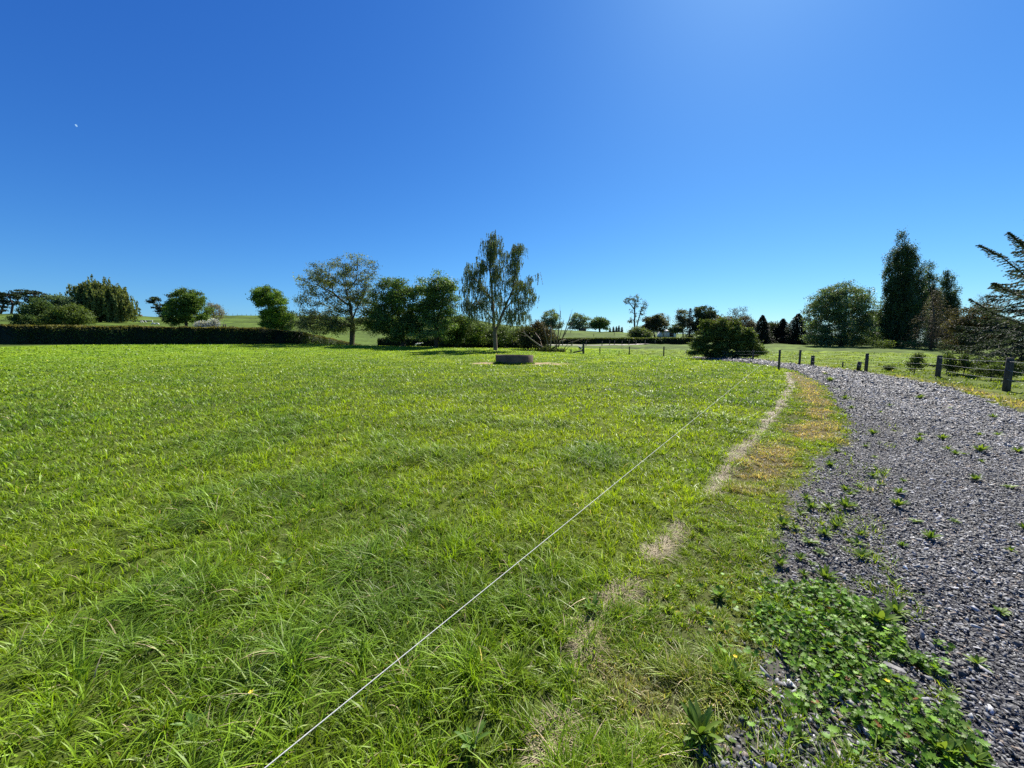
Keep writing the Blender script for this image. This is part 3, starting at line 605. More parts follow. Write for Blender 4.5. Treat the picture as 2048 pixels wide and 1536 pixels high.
tree('birch_tree', 'tall weeping silver birch, highest tree in the middle of the picture', 991, 55,
     [(984,474,10,20),(992,484,12,16),(972,510,22,28),(996,520,20,30),(1040,494,9,14),(1030,512,18,24),(1014,545,26,26),(940,536,18,14),(948,560,24,20),(1064,548,14,8),(1050,566,22,14),(950,585,24,24),(1000,575,46,34),(1050,600,22,22),(985,620,48,24),(945,610,18,22),(1035,630,26,14)],
     330, 12, .072, .30, (0.049,0.084,0.039), (0.140,0.196,0.091), .32,
     [[(991,None),(989,665),(985,600),(980,540),(984,478)], [(990,665),(1004,630),(1025,580),(1035,520),(1040,495)], [(986,600),(955,565),(938,545)], [(1008,622),(1045,575),(1066,552)], [(988,640),(960,610),(945,595)]], mode='weep', strand=(.35, 1.7), wood=(1.6, 1.55, 1.45), step=.5)
tree('shrub', 'dark purple-brown rounded bush behind the dead branches', 1084, 60, [(1080,657,15,10),(1092,674,18,13),(1078,684,18,12),(1072,652,10,7)], 90, 50, .11, .36, (.045,.043,.027), (.10,.09,.055), .1, cat='shrub')
tree('shrub', 'small olive bush just left of the purple-brown one', 1056, 59, [(1058,668,14,12),(1052,684,14,10)], 60, 70, .11, .36, (.05,.06,.028), (.10,.11,.05), .08, cat='shrub')
def dead_branches():
    Y = 57; B = base_at(1105, Y); root = tag(MB(B), ) if False else None
    W = MB(B); pale = (3.6, 3.5, 3.3); mid = (2.0, 1.9, 1.8)
    for pts, r, c in (([(1098,702),(1078,690),(1062,678),(1046,664)], .10, pale), ([(1086,696),(1080,678),(1070,665)], .07, pale), ([(1100,704),(1103,670),(1101,652)], .10, pale),
                      ([(1098,702),(1092,672),(1085,648)], .07, mid), ([(1099,700),(1096,686),(1088,662)], .06, mid), ([(1112,702),(1116,672),(1120,640),(1121,622)], .08, mid), ([(1116,695),(1128,668),(1138,640),(1142,628)], .07, mid),
                      ([(1116,694),(1120,682),(1131,679)], .08, pale), ([(1118,690),(1134,660),(1146,645)], .05, mid), ([(1124,702),(1138,685),(1158,680)], .04, mid), ([(1112,700),(1108,675),(1112,655)], .05, mid),
                      ([(1095,700),(1080,705),(1100,706),(1128,702)], .05, mid), ([(1128,702),(1150,683),(1170,676)], .03, mid), ([(1118,680),(1124,655),(1128,640)], .04, mid)):
        dy = rng.uniform(-1, 1); P = [at(p[0], p[1], Y+dy*(i+1)*.4) for i, p in enumerate(pts)]; W.tube(P, np.linspace(r*1.35, r*.6, len(P)), 5, c)
        for j in range(4):
            a = P[-1]*.6+P[-2]*.4+(P[-1]-P[-2])*rng.uniform(-.6, .4); d = unit(unit(P[-1]-P[-2])+rng.normal(size=3)*.5)*rng.uniform(.5, 1.3); W.tube([a, a+d*.6, a+d+np.array([0, 0, .1])], [r*.22, r*.15, .008], 4, c, False)
    o = W.build('dead_shrub', M['bark']); o.location = B; tag(o, 'dead shrub of bare pale grey branches fanning up beside the fence strainer', 'dead shrub')
    tree('shrub', 'knee-high leafy tangle under the bare grey branches', 1100, 56, [(1092,700,14,5),(1110,701,14,4),(1128,703,10,3)], 40, 40, .08, .22, (.04,.06,.02), (.09,.12,.04), .03, cat='shrub')
dead_branches()
tree('broadleaf_tree', 'pale open-crowned tree on the far ridge, left one of the three', 1101, 250, [(1103,634,14,12),(1096,648,12,8),(1112,650,11,7)], 90, 34, .4, 1.0, (0.098,0.154,0.084), (0.182,0.252,0.140), .5, [[(1101,None),(1101,640)]], wood=(.8,.8,.8))
tree('broadleaf_tree', 'many-limbed pale tree on the far ridge, middle one of the three', 1160, 250, [(1156,638,12,10),(1172,643,10,8),(1148,652,12,6),(1162,652,16,7)], 100, 28, .38, .9, (0.098,0.154,0.084), (0.182,0.252,0.140), .6, [[(1160,None),(1158,650),(1154,635)], [(1159,654),(1170,642)]], wood=(.8,.8,.8))
tree('broadleaf_tree', 'dark round-topped tree on the far ridge, right one of the three', 1199, 250, [(1200,645,14,8),(1191,650,8,7),(1208,652,8,7)], 80, 60, .4, .9, (0.056,0.105,0.028), (0.112,0.182,0.056), .6, [[(1199,None),(1199,650)]])
for i, (px, tp, w) in enumerate(((1219,655,2.6),(1226,653,3),(1232,653,3.2),(1237,651,3.4),(1243,654,3))):
    conifer('conifer', ['tiny dark conifer on the ridge, first right of the round-topped tree','tiny dark conifer on the ridge, second of the row of five','tiny dark conifer on the ridge, middle of the row of five','tallest of the five tiny ridge conifers','tiny dark conifer on the ridge, last of the row of five'][i], px, 255, tp, w, (.03,.05,.03), (.06,.085,.05), 30, 24, .35, .6, .1, .15, group='tiny conifers on the ridge')
tree('broadleaf_tree', 'tall thin tree with two bare-looking forked stems on the near rise', 1270, 150, [(1252,602,7,7),(1262,598,6,8),(1271,597,7,9),(1280,604,4,5),(1291,609,7,9),(1287,617,6,5),(1263,606,5,5),(1265,622,5,4),(1262,641,8,6),(1258,643,6,5),(1272,612,5,9),(1272,630,4,8),(1276,640,4,6),(1284,625,4,7)], 130, 9, .18, .4, (0.070,0.098,0.056), (0.140,0.168,0.098), .42, [[(1270,None),(1269,640),(1270,600)], [(1270,665),(1277,640),(1283,618),(1292,604)], [(1270,615),(1258,604),(1250,598)]], wood=(.9,.85,.8), twig=6, shell=.2)
tree('shrub', 'rounded light green bush at the foot of the two-stemmed tree', 1280, 118, [(1275,664,14,8),(1288,667,12,7),(1278,672,18,6)], 80, 70, .17, .5, (.08,.12,.04), (.14,.19,.07), .1, cat='shrub')
tree('broadleaf_tree', 'dark domed tree with reddish tint beside the two-stemmed tree', 1310, 170, [(1302,645,12,11),(1318,650,14,11),(1300,655,12,8),(1310,640,12,8)], 100, 70, .26, .65, (0.042,0.063,0.028), (0.119,0.112,0.056), .4)
tree('bare_tree', 'thin grey leafless tree behind the dark domed tree', 1327, 175, [(1322,636,8,9),(1332,640,8,9)], 50, 10, .2, .6, (0.140,0.140,0.098), (0.196,0.196,0.140), .2, wood=(1.6,1.5,1.5), twig=7)
tree('shrub', 'low grey-green bush in front of the white shed', 1352, 165, [(1352,656,11,7),(1360,660,10,5),(1345,660,7,4)], 50, 50, .24, .6, (.05,.08,.045), (.09,.13,.07), .1, cat='shrub')
tree('broadleaf_tree', 'greyish thin-leaved tree left of the dark conifers', 1366, 150, [(1366,630,10,10),(1362,642,9,9),(1372,648,10,10)], 80, 34, .2, .6, (0.084,0.105,0.063), (0.154,0.168,0.112), .25, twig=3)
conifer('conifer', 'slender dark spire conifer in the clump left of the big juniper', 1378, 145, 616, 15, (.018,.03,.024), (.035,.05,.035), 70, 46, .25, .7, .3, .3)
tree('broadleaf_tree', 'tallest dark bushy tree of the clump behind the juniper', 1410, 145, [(1408,626,16,12),(1396,640,12,14),(1422,640,16,14),(1410,655,24,14)], 140, 66, .24, .7, (0.028,0.049,0.031), (0.077,0.105,0.049), .4)
tree('bare_tree', 'leafless pale-twigged tree standing up behind the juniper', 1470, 110, [(1478,622,14,9),(1465,630,12,10),(1482,640,14,12),(1468,648,14,12)], 110, 5, .14, .6, (0.084,0.084,0.056), (0.126,0.126,0.084), .2, [[(1468,None),(1469,645),(1474,620)]], wood=(1.5,1.35,1.25), twig=7, shell=.2)
tree('broadleaf_tree', 'brownish twiggy round tree between the juniper and the dark conifers', 1488, 112, [(1488,650,14,16),(1500,660,12,14),(1480,665,14,12)], 90, 50, .15, .5, (0.077,0.070,0.049), (0.140,0.119,0.084), .2, twig=3)
J1, J2 = (.045,.08,.022), (.12,.165,.045)
tree('juniper', 'sprawling dark green evergreen shrub mound beside the bend of the drive', 1452, 43, [(1440,655,14,11),(1425,662,14,10),(1462,658,14,9),(1412,650,7,12),(1470,647,6,9),(1500,672,9,7),(1394,688,12,5),(1526,706,8,3),(1384,706,8,4),(1447,643,5,9),(1410,674,16,11),(1436,672,18,12),(1466,668,18,12),(1488,668,12,9),(1402,692,14,10),(1424,696,18,10),(1450,690,16,10),(1476,688,18,11),(1500,688,14,8),(1512,700,12,7),(1498,706,18,7),(1405,706,16,6),(1440,709,22,6),(1470,707,22,7)], 460, 66, .08, .22, J1, J2, .18, [[(1452,None),(1445,690),(1438,660)], [(1452,700),(1470,685)]], flat=.45, mat='leaf', v=.3)
tree('shrub', 'rusty brown-leaved bush leaning into the top of the juniper', 1448, 45, [(1445,650,18,12),(1460,655,12,10),(1452,664,14,9)], 60, 60, .085, .3, (.06,.055,.025), (.11,.085,.045), .06, cat='shrub')
D1, D2 = (.014,.026,.018), (.034,.05,.03)
conifer('conifer', 'pointed dark conifer nearest the juniper, on the pasture edge', 1522, 98, 630, 30, D1, D2, 170, 90, .16, .75, .25, .3)
tree('shrub', 'dark scrub between the pointed conifers on the pasture edge', 1548, 102, [(1540,672,18,13),(1560,676,18,12),(1545,655,14,8)], 110, 70, .18, .6, (.025,.04,.022), (.06,.075,.035), .1, cat='shrub')
conifer('conifer', 'short dark conifer in the middle of the pasture-edge clump', 1563, 100, 637, 32, D1, D2, 160, 90, .16, .75, .25, .3)
conifer('conifer', 'broad dark conifer, rightmost and tallest of the pasture-edge clump', 1593, 96, 627, 42, D1, D2, 200, 90, .16, .7, .25, .35)
tree('broadleaf_tree', 'large dense oval tree with pale glossy leaves left of the poplars', 1682, 84, [(1695,592,34,22),(1655,600,30,20),(1682,615,52,26),(1650,635,34,28),(1710,630,32,30),(1680,655,58,24),(1640,668,28,18),(1715,672,30,14),(1650,682,32,8),(1700,683,36,8)], 470, 80, .13, .5, (0.056,0.105,0.049), (0.168,0.238,0.112), .5, mat='leaf_gloss')
tree('broadleaf_tree', 'small lighter tree squeezed between the oval tree and the poplars', 1746, 92, [(1748,640,14,14),(1745,660,16,16),(1752,675,14,10)], 90, 60, .15, .5, (0.070,0.126,0.042), (0.168,0.252,0.070), .2)
P1, P2 = (.03,.055,.026), (.085,.135,.055)
def poplar(label, px, Y, cols, K, tr):
    bl = []
    for cx, tp, bt, hw in cols:
        n = max(4, int((bt-tp)/(hw*1.1)))
        for q in range(n):
            t = (q+.5)/n; w_ = hw*(.62+.5*math.sin(PI*min(1, t*.75+.12))); bl.append((cx+(px-cx)*max(0, t-.5)*.6, tp+(bt-tp)*t, w_, hw*1.15))
    return tree('poplar_tree', label, px, Y, bl, K, 62, .115, .26, P1, P2, tr, [[(px,None),(px,640),(cols[0][0],cols[0][1]+15)]]+[[(px,680),(px+(c[0]-px)*.7,(c[1]+c[2])*.5),(c[0],c[1]+12)] for c in cols[1:]], flat=2.0, mat='leaf_gloss', shell=.1, sag=.0)
poplar('tallest Lombardy poplar, a broad dark column of upright branches', 1797, 82, [(1804,472,660,10),(1790,508,690,10),(1816,490,690,10),(1829,500,690,9),(1841,528,685,8),(1778,512,670,8),(1772,575,690,9),(1764,622,688,8),(1850,575,680,7),(1806,500,692,18),(1797,545,694,26),(1815,555,692,22),(1784,600,693,13),(1832,610,690,12)], 1150, .6)
poplar('second poplar, lower column directly right of the tallest poplar', 1864, 90, [(1858,532,680,8),(1869,552,680,8),(1851,560,680,7),(1877,585,680,7),(1864,580,690,12)], 300, .4)
poplar('third poplar with a notched top, rightmost of the poplars', 1896, 92, [(1885,552,680,7),(1893,546,680,7),(1903,548,680,8),(1911,572,680,7),(1878,590,680,7),(1896,590,690,14)], 330, .4)
conifer('larch_tree', 'sparse brown see-through larch standing in front of the poplars', 1862, 66, 575, 46, (.055,.055,.04), (.10,.095,.065), 120, 46, .085, .62, .05, .2, wood=(1.3,1.1,1.0))
tree('broadleaf_tree', 'dark reddish-brown bushy tree between the larch and the roadside spruce', 1945, 58, [(1950,632,30,20),(1940,660,34,26),(1975,660,34,24),(1950,690,40,12)], 230, 74, .10, .4, (0.042,0.049,0.028), (0.105,0.091,0.049), .25)
tree('bare_tree', 'grey fan-shaped nearly bare tree rising behind the dark bushes at right', 1975, 75, [(1975,602,22,12),(1962,615,18,12),(1990,615,18,14)], 140, 6, .09, .45, (0.084,0.098,0.070), (0.140,0.154,0.112), .22, [[(1975,None),(1975,650),(1975,615)], [(1975,650),(1962,620)], [(1975,650),(1990,620)]], wood=(1.2,1.15,1.2), twig=8, shell=.2)
tree('shrub', 'light green undergrowth along the foot of the poplars and larch', 1800, 72, [(1760,688,18,5),(1830,690,20,5),(1880,690,26,6),(1930,690,24,7)], 90, 40, .11, .4, (.07,.12,.025), (.13,.19,.045), .05, cat='shrub')

for px, Y, bl, lab in ((1625,104,[(1620,678,14,10),(1636,682,12,8)],'dark bush between the last conifer and the oval tree'), (1760,100,[(1755,680,14,10),(1775,684,16,7)],'low bush in the gap left of the poplar foot'), (1915,88,[(1915,672,16,16),(1930,682,16,10)],'dark bush filling the gap right of the third poplar'), (2010,80,[(2000,660,24,22),(2030,670,24,24)],'tall dark bush behind the spruce at the right edge'), (1700,100,[(1690,682,40,8)],'low dark bush under the oval tree')):
    tree('shrub', lab, px, Y, bl, 90, 60, .15, .5, (.025,.045,.02), (.07,.10,.035), .1, cat='shrub')
def spruce():
    Y = 24; B = base_at(2105, Y); root = empty('spruce_tree', B, 'large blue-green spruce reaching in from the right edge, its branch tips against the sky', 'tree'); m = Y/F
    W = MB(B); T = at(2130, 330, Y); W.tube([B-np.array([0, 0, .2]), at(2128, 560, Y), T], [.32, .22, .03], 9); P = []; AX = []
    def branch(pts, nl, wd_):
        Q = np.array(pts); L = np.linalg.norm(Q[-1]-Q[0]); W.tube(Q, np.linspace(.045, .01, len(Q)), 5)
        d = unit(Q[-1]-Q[0]); sd = unit(np.cross(d, (0, 0, 1.))); n = nl
        t = rng.uniform(.05, 1, n)*(len(Q)-1); i = np.minimum(t.astype(int), len(Q)-2); f = (t-i)[:, None]; c = Q[i]*(1-f)+Q[i+1]*f
        tt = (t/(len(Q)-1))[:, None]
        # side twigs, each with needles
        k = rng.integers(0, max(6, int(L*7)), n); a0 = np.array([_hash(np.int64(q)+int(abs(Q[0, 2]*97)), np.int64(3), 5) for q in k]); sgn = np.where(k % 2 == 0, 1., -1.)[:, None]
        tk = ((k+.5)/max(6, int(L*7)))[:, None]; ti = tk*(len(Q)-1); ii = np.minimum(ti[:, 0].astype(int), len(Q)-2); ff = ti-ii[:, None]; base = Q[ii]*(1-ff)+Q[ii+1]*ff
        ln = wd_*(1.1-tk)*(.6+.7*a0[:, None]); s = rng.uniform(0, 1, n)[:, None]
        tw = base+(sd*sgn*.8+d*.7)*ln*s+np.array([0, 0, -1.])*ln*s*s*(.35+.3*a0[:, None])
        on = rng.uniform(size=n)[:, None] < .25; q = np.where(on, c, tw)+rng.normal(size=(n, 3))*.022
        P.append(q); AX.append(np.where(on, d, sd*sgn*.8+d*.7+np.array([0, 0, -.3]))+np.zeros((n, 3)))
    for k in range(180):
        u = .015+.93*(k+rng.uniform())/180; z = B[2]+u*(T[2]-B[2]); a = k*2.4+rng.uniform(-.4, .4); L = 5.6*(1-u)**.95*rng.uniform(.5, 1.1)+.4
        d = np.array([math.cos(a), math.sin(a), 0]); s = np.array([B[0], B[1], z]); dr = L*(.34-.30*u)
        pts = [s, s+d*L*.35+np.array([0, 0, -dr*.55]), s+d*L*.7+np.array([0, 0, -dr*.95]), s+d*L+np.array([0, 0, -dr*.8])]
        for q in pts: q[2] = max(q[2], float(H(q[0], q[1]))+.12)
        branch(pts, int(900*(.3+L/4)), L*.30)
    for pts in ([(2125,640,0),(2060,560,-1),(2005,515,-1.5),(1957,490,-1.8)], [(2125,600,0),(2075,530,-1),(2045,490,-1.5),(2016,465,-1.8)], [(2125,650,0),(2060,600,-1),(2010,580,-1.5),(1988,566,-2)],
                [(2125,700,0),(2050,650,-1),(1990,628,-1.5),(1938,598,-2)], [(2125,700,0),(2060,690,-1),(2000,700,-1.5),(1950,722,-2)], [(2125,680,0),(2050,655,0),(1990,655,1),(1945,672,1)],
                [(2125,610,0),(2080,545,1),(2060,505,1.5),(2040,480,2)], [(2125,690,0),(2060,670,-1.5),(2010,660,-2.5),(1965,662,-3)], [(2125,720,0),(2060,715,-.5),(2010,728,-1),(1975,742,-1)]):
        branch([at(p[0], p[1], Y+p[2]) for p in pts], 2200, .8)
    W.build('trunk', M['bark'], root); P = np.concatenate(P); AX = np.concatenate(AX); Lf = MB(B); P[:, 2] = np.maximum(P[:, 2], H(P[:, 0], P[:, 1])+.05)
    leaves(Lf, P, .066*rng.uniform(.6, 1.3, len(P)), leafcol(len(P), (.022,.042,.034), (.06,.085,.066), .2), up=.7, asp=.32, axis=AX); Lf.build('crown', M['leaf'], root)
spruce()
SAP = 'saplings along the drive fence'
for px, Y, bl, K, lab in ((1833,21.5,[(1833,722,9,14),(1826,728,7,12),(1842,728,7,12)],50,'leafy sapling clump behind the fence, left of the nearer pair of posts'), (1898,19.5,[(1898,722,10,13),(1905,735,9,9)],46,'leafy sapling right behind the second post from the right'),
                          (1932,19,[(1932,728,8,10),(1930,716,4,7)],34,'spindly sapling midway between the two nearest posts'), (1778,23.5,[(1778,736,7,4.5)],18,'tiny dark bush in the pasture behind the fence'), (1990,17.5,[(1985,742,22,12),(2015,738,22,14)],90,'dense low bush under the spruce behind the nearest post'), (1955,19,[(1960,735,16,10),(1975,728,12,10)],60,'light green shrub under the tips of the spruce branches')):
    tree('sapling', lab, px, Y, bl, K, 34, .034, .10, (.03,.055,.016), (.10,.15,.035), .02, cat='shrub', group=SAP if 'sapling' in lab else None, step=.15, rmin=.006)

# ------------------------------------------------------------------ fences, posts, wires
def post_mb(px, Y, top, base=None, w=.14, lean=0., col=(1, 1, 1), parent=None, org=None, name='post', sunlit_top=True):
    B = base_at(px, Y); T = at(px+lean, top, Y); B[0] = T[0]; T[1] = B[1]; o = B if org is None else org
    mb = MB(o); r = w/2; n = 10; zs = [B-np.array([0, 0, .3]), B*.5+T*.5, T-np.array([0, 0, .015]), T]
    mb.tube(zs, [r*1.05, r, r*.97, r*.86], n, col)
    if sunlit_top: mb.tube([T, T+np.array([0, 0, .008])], [r*.88, r*.84], n, (3.6, 3.4, 3.0))  # pale disc paints sunlight onto the post top
    return mb, B, T
def wire_between(mb, pts, r, sag=.04):
    for a, b in zip(pts[:-1], pts[1:]):
        t = np.linspace(0, 1, 7)[:, None]; P = a*(1-t)+b*t; P[:, 2] -= (sag*4*t*(1-t))[:, 0]; mb.tube(P, r, 4, cap=False)
def fence(name, label, posts, hs, wr, post_w=.14, extra=()):
    B0 = base_at(posts[0][0], posts[0][1]); root = empty(name, B0, label, 'fence'); tops = []; bases = []
    for p in posts:
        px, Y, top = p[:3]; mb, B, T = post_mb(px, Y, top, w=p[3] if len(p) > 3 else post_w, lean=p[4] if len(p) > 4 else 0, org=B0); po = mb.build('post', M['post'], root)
        for h in hs:
            if Y > 30: break
            im = MB(B0); q = B+(T-B)*h; im.tube([q+np.array([-post_w*.5, -.02, 0]), q+np.array([-post_w*.5-.05, -.03, 0])], .016, 6, (.4, .4, .4)); im.build('insulator', M['dark'], po)
        tops.append(T); bases.append(B)
    for h in hs:
        mb = MB(B0); P = [b+(t-b)*h+np.array([-post_w*.55, -.02, 0]) for b, t in zip(bases, tops)]; P = [P[0]+(P[0]-P[1])*.8]+P if name == 'wire_fence' and posts[0][1] < 20 else P
        wire_between(mb, P, wr); mb.build('wire', M['wire'], root)
    return root
fence('wire_fence', 'post and wire fence following the right side of the gravel drive', [(2021,13.2,716,.20),(1880,18.8,711,.20),(1735,23.5,707,.17),(1601,31,700,.16),(1507,38,700,.16),(1412,45,700,.15)], (.90, .62, .36), .0035)
fence('paddock_fence', 'row of thin posts with one wire across the far end of the paddock', [(1412,46.5,699,.13),(1328,51,693,.17),(1259,56,693,.17),(1200,60,694,.17)], (.9,), .003)
for px, Y, tp, w, lab in ((1626,29.5,712,.24,'short thick post stub with a pale cut top beside the drive'), (1686,29,724,.10,'tiny weathered peg in the pasture between the two fence posts'), (1238,50,702,.10,'short thin stake between two of the far fence posts'), (1142,56,699,.2,'low stump post left of the braced strainer')):
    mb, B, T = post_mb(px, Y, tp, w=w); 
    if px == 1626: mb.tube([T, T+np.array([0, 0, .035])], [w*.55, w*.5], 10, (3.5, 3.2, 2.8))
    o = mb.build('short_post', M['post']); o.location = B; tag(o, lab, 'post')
def strainer():
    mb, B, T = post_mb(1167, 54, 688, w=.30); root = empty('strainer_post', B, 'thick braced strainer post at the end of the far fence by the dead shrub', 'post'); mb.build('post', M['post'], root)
    q = MB(B); e = base_at(1147, 54); q.tube([B+(T-B)*.35, e+np.array([0, 0, .12])], [.10, .10], 7); q.build('brace', M['post'], root)
strainer()
def end_post():
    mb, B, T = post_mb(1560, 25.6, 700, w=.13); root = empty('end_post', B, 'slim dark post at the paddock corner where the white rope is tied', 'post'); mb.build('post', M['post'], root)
    for h in (.96, .72, .55, .38, .2):
        im = MB(B); q = B+(T-B)*h; im.tube([q, q+np.array([-.12, -.03, 0])], .02, 6, (1, 1, 1)); im.build('insulator', M['dark'], root)
    g = MB(B); q = B+(T-B)*.99; g.tube([q, q+np.array([.16, 0, .06])], .014, 5); g.build('gate_hook', M['dark'], root)
    A = B+(T-B)*.965+np.array([-.12, -.03, 0]); E = at(530, 1536, 1.0); v0 = (768-1536)/F; t = (CAMZ-.5)/-( -SN+v0*CS); E = np.array([(530-1024)/F*t, (CS+v0*SN)*t, .5])
    E2 = E+(E-A)/np.linalg.norm(E-A)*3.0
    w = MB(E2); n = 90; Pn = np.array([A*(1-q)+E2*q for q in np.linspace(0, 1, n)]); w.tube(Pn, .0018, 6, cap=True)
    for s in range(2):
        tt = np.linspace(0, 1, 500)**.45; PP = E2*(1-tt[:, None])+A*tt[:, None] if False else None
    o = w.build('electric_rope', M['tape']); o.location = E2; tag(o, 'taut white electric fence rope running diagonally over the grass to the corner post', 'fence rope')
    d = MB(B); c = base_at(1541, 24.5); d.tube([c+np.array([0, 0, .55]), c+np.array([.35, 0, .42])], .012, 4); 
end_post()
def far_fences():
    root = empty('track_fence', base_at(1204, 92), 'line of tiny dark posts along the pale farm track before the far hedge', 'fence'); B0 = np.array(root.location)
    for px, Y in ((1125,88),(1144,88),(1172,89),(1204,90),(1219,92),(1229,93),(1244,94),(1258,95),(1272,96),(1290,97),(1310,98)):
        mb, B, T = post_mb(px, Y, 0, org=B0); B = base_at(px, Y); mb = MB(B0); mb.tube([B, B+np.array([0, 0, 1.05])], .10, 6); mb.build('post', M['post'], root)
    root = empty('hill_fence', base_at(450, 96), 'short fence of thin stakes behind the left hedge near the brown tree', 'fence'); B0 = np.array(root.location)
    for px in (450,454,461,468,476,484,495,506,518): 
        B = base_at(px, 96); mb = MB(B0); mb.tube([B, B+np.array([0, 0, 1.5 if px < 456 else 1.1])], .16 if px < 456 else .06, 6); mb.build('post', M['post'], root)
    root = empty('ridge_fence', base_at(490, 258), 'hairline row of stakes along the crest of the far left hill', 'fence'); B0 = np.array(root.location)
    for px in (470,479,488,497,506,515): 
        B = base_at(px, 258); mb = MB(B0); mb.tube([B, B+np.array([0, 0, 1.3])], .1, 5); mb.build('post', M['post'], root)
    root = empty('slope_fence', base_at(1132, 200), 'faint stakes climbing the green slope right of the dead shrub', 'fence'); B0 = np.array(root.location)
    for px, Y in ((1131,180),(1141,190),(1150,205),(1187,170),(1228,180)):
        B = base_at(px, Y); mb = MB(B0); mb.tube([B, B+np.array([0, 0, 1.2])], .11, 5); mb.build('post', M['post'], root)
far_fences()
# board leaning behind a post
B = base_at(1722, 24.6); mb = MB(B); mb.box(B+np.array([0, 0, .28]), (.34, .05, .62), .3, tilt=.15); o = mb.build('leaning_board', M['dark']); o.location = B; tag(o, 'dark flat board leaning in the grass behind the third fence post', 'board')
# pale farm track
def strip(name, mat, pts, w):
    P = []; 
    for a, b in zip(pts[:-1], pts[1:]):
        for t in np.linspace(0, 1, 12, endpoint=False): P.append(np.array(a)*(1-t)+np.array(b)*t)
    P.append(np.array(pts[-1])); P = np.array([[*(at(p[0], 689, p[1])[:2])] for p in P]); D = unit(np.gradient(P, axis=0)); N = np.stack([-D[:, 1], D[:, 0]], 1)
    V = []; 
    for s in (-1, -.33, .33, 1):
        q = P+N*s*w/2; V.append(np.stack([q[:, 0], q[:, 1], H(q[:, 0], q[:, 1])+.05], 1))
    V = np.stack(V, 1).reshape(-1, 3); i = np.arange(len(P)-1)[:, None]*4; Q = np.concatenate([i+np.array([k+1, k, k+4, k+5]) for k in range(3)])
    tag(mobj(name, raw_mesh(name, V, Q, None, mat)), kind='structure')
M['race'] = noise_mat('farm_race', (.26, .23, .19), (.42, .38, .32), 1.5, .9, .3)
strip('farm_track', M['race'], [(1100,89.5),(1150,90.5),(1215,92),(1250,95),(1300,98)], 3.2)

# ------------------------------------------------------------------ trough, sheds, far white things
def ring_mesh(B, R, h, th, n=48, z0=-.15, tilt=0.):
    mb = MB(B); prof = [(R, z0), (R, h-.02), (R-.02, h), (R-th+.02, h), (R-th, h-.02), (R-th, h-.18)]
    V = [[B[0]+r*math.cos(2*PI*k/n), B[1]+r*math.sin(2*PI*k/n), B[2]+z-tilt*r*math.cos(2*PI*k/n)] for r, z in prof for k in range(n)]
    Q = [[i*n+k, i*n+(k+1) % n, (i+1)*n+(k+1) % n, (i+1)*n+k] for i in range(len(prof)-1) for k in range(n)]
    return mb.add(V, Q)
def trough():
    R = 1.52; B = np.array([TRX, TRY, float(H(TRX, TRY))]); root = empty('water_trough', B, 'round weathered concrete water trough standing in the paddock on bare earth', 'trough')
    ztop = at(1029, 711.2, TRY-R)[2]; h = ztop-B[2]
    ring_mesh(B, R, h, .09, tilt=.012).build('wall', M['conc'], root, True)
    mb = MB(B); n = 48; mb.add([[B[0], B[1], B[2]+h-.12]]+[[B[0]+(R-.08)*math.cos(2*PI*k/n), B[1]+(R-.08)*math.sin(2*PI*k/n), B[2]+h-.12] for k in range(n)], None, [[0, k+1, (k+1) % n+1] for k in range(n)])
    wm = noise_mat('trough_water', (.01, .015, .012), (.02, .03, .02), 3, .05, .05, spec=.5); mb.build('water', wm, root)
    # tufts against the wall
    t = MB(B); n = 900; a = rng.uniform(PI*1.05, PI*1.9, n); a = np.where(rng.uniform(size=n) < .5, rng.normal(PI*1.22, .1, n), a); rr = R+np.abs(rng.normal(0, .14, n))
    x = TRX+rr*np.cos(a); y = TRY+rr*np.sin(a); hh = rng.uniform(.08, .3, n); c = leafcol(n, G_C, G_A)
    t.add(*blades(x, y, H(x, y)-.01, hh, np.full(n, .03), rng.uniform(.2, .9, n), rng.uniform(0, 2*PI, n), rng.uniform(0, 2*PI, n), c, c, 2)); o = t.build('grass_tuft', M['grass']); o.location = B
    tag(o, 'rank dark grass growing against the wall of the trough', 'grass', kind='stuff')
trough()
B = base_at(286.5, 188); mb = ring_mesh(B, .75, 1.1, .1, 20); mb.tube([B+np.array([0, 0, .9]), B+np.array([0, 0, 1.0])], .7, 16); o = mb.build('ridge_trough', M['conc']); o.location = B; tag(o, 'small dark round trough silhouetted on the left skyline', 'trough')
def shed(name, label, px0, px1, top, eave, Y, matw, matr):
    A, D = at(px0, eave, Y), at(px1, eave, Y); w = D[0]-A[0]; c = .5*(A+D); g = float(H(c[0], Y)); B = np.array([c[0], Y, g]); root = empty(name, B, label, 'shed'); h = max(c[2]-g, 1.5); rh = max(at(px0, top, Y)[2]-c[2], .6); dp = 6.
    mb = MB(B); mb.box(B+np.array([0, dp/2, h/2-.2]), (w, dp, h+.4)); mb.build('wall', matw, root)
    x0, x1 = -w/2-.3, w/2+.3; V = [[x0, -.4, h], [x1, -.4, h], [x1, dp/2, h+rh], [x0, dp/2, h+rh], [x1, dp+.4, h], [x0, dp+.4, h]]; V = np.array(V)+B; V2 = V-np.array([0, 0, .12])
    mb = MB(B); mb.add(np.vstack([V, V2]), [[0, 1, 2, 3], [3, 2, 4, 5], [7, 6, 9, 8], [8, 9, 11, 10], [0, 6, 7, 1], [4, 10, 11, 5]], [[1, 7, 8], [1, 8, 2], [2, 8, 10], [2, 10, 4], [0, 3, 9], [0, 9, 6], [3, 5, 11], [3, 11, 9]]); mb.build('roof', matr, root)
    mb = MB(B); mb.box(B+np.array([w*.2, -.03, h*.45]), (w*.3, .06, h*.7)); mb.build('door', M['dark'], root)
shed('farm_shed', 'low white-roofed shed half hidden between the trees on the near rise', 1324, 1352, 659, 663, 178, M['white'], M['roof'])
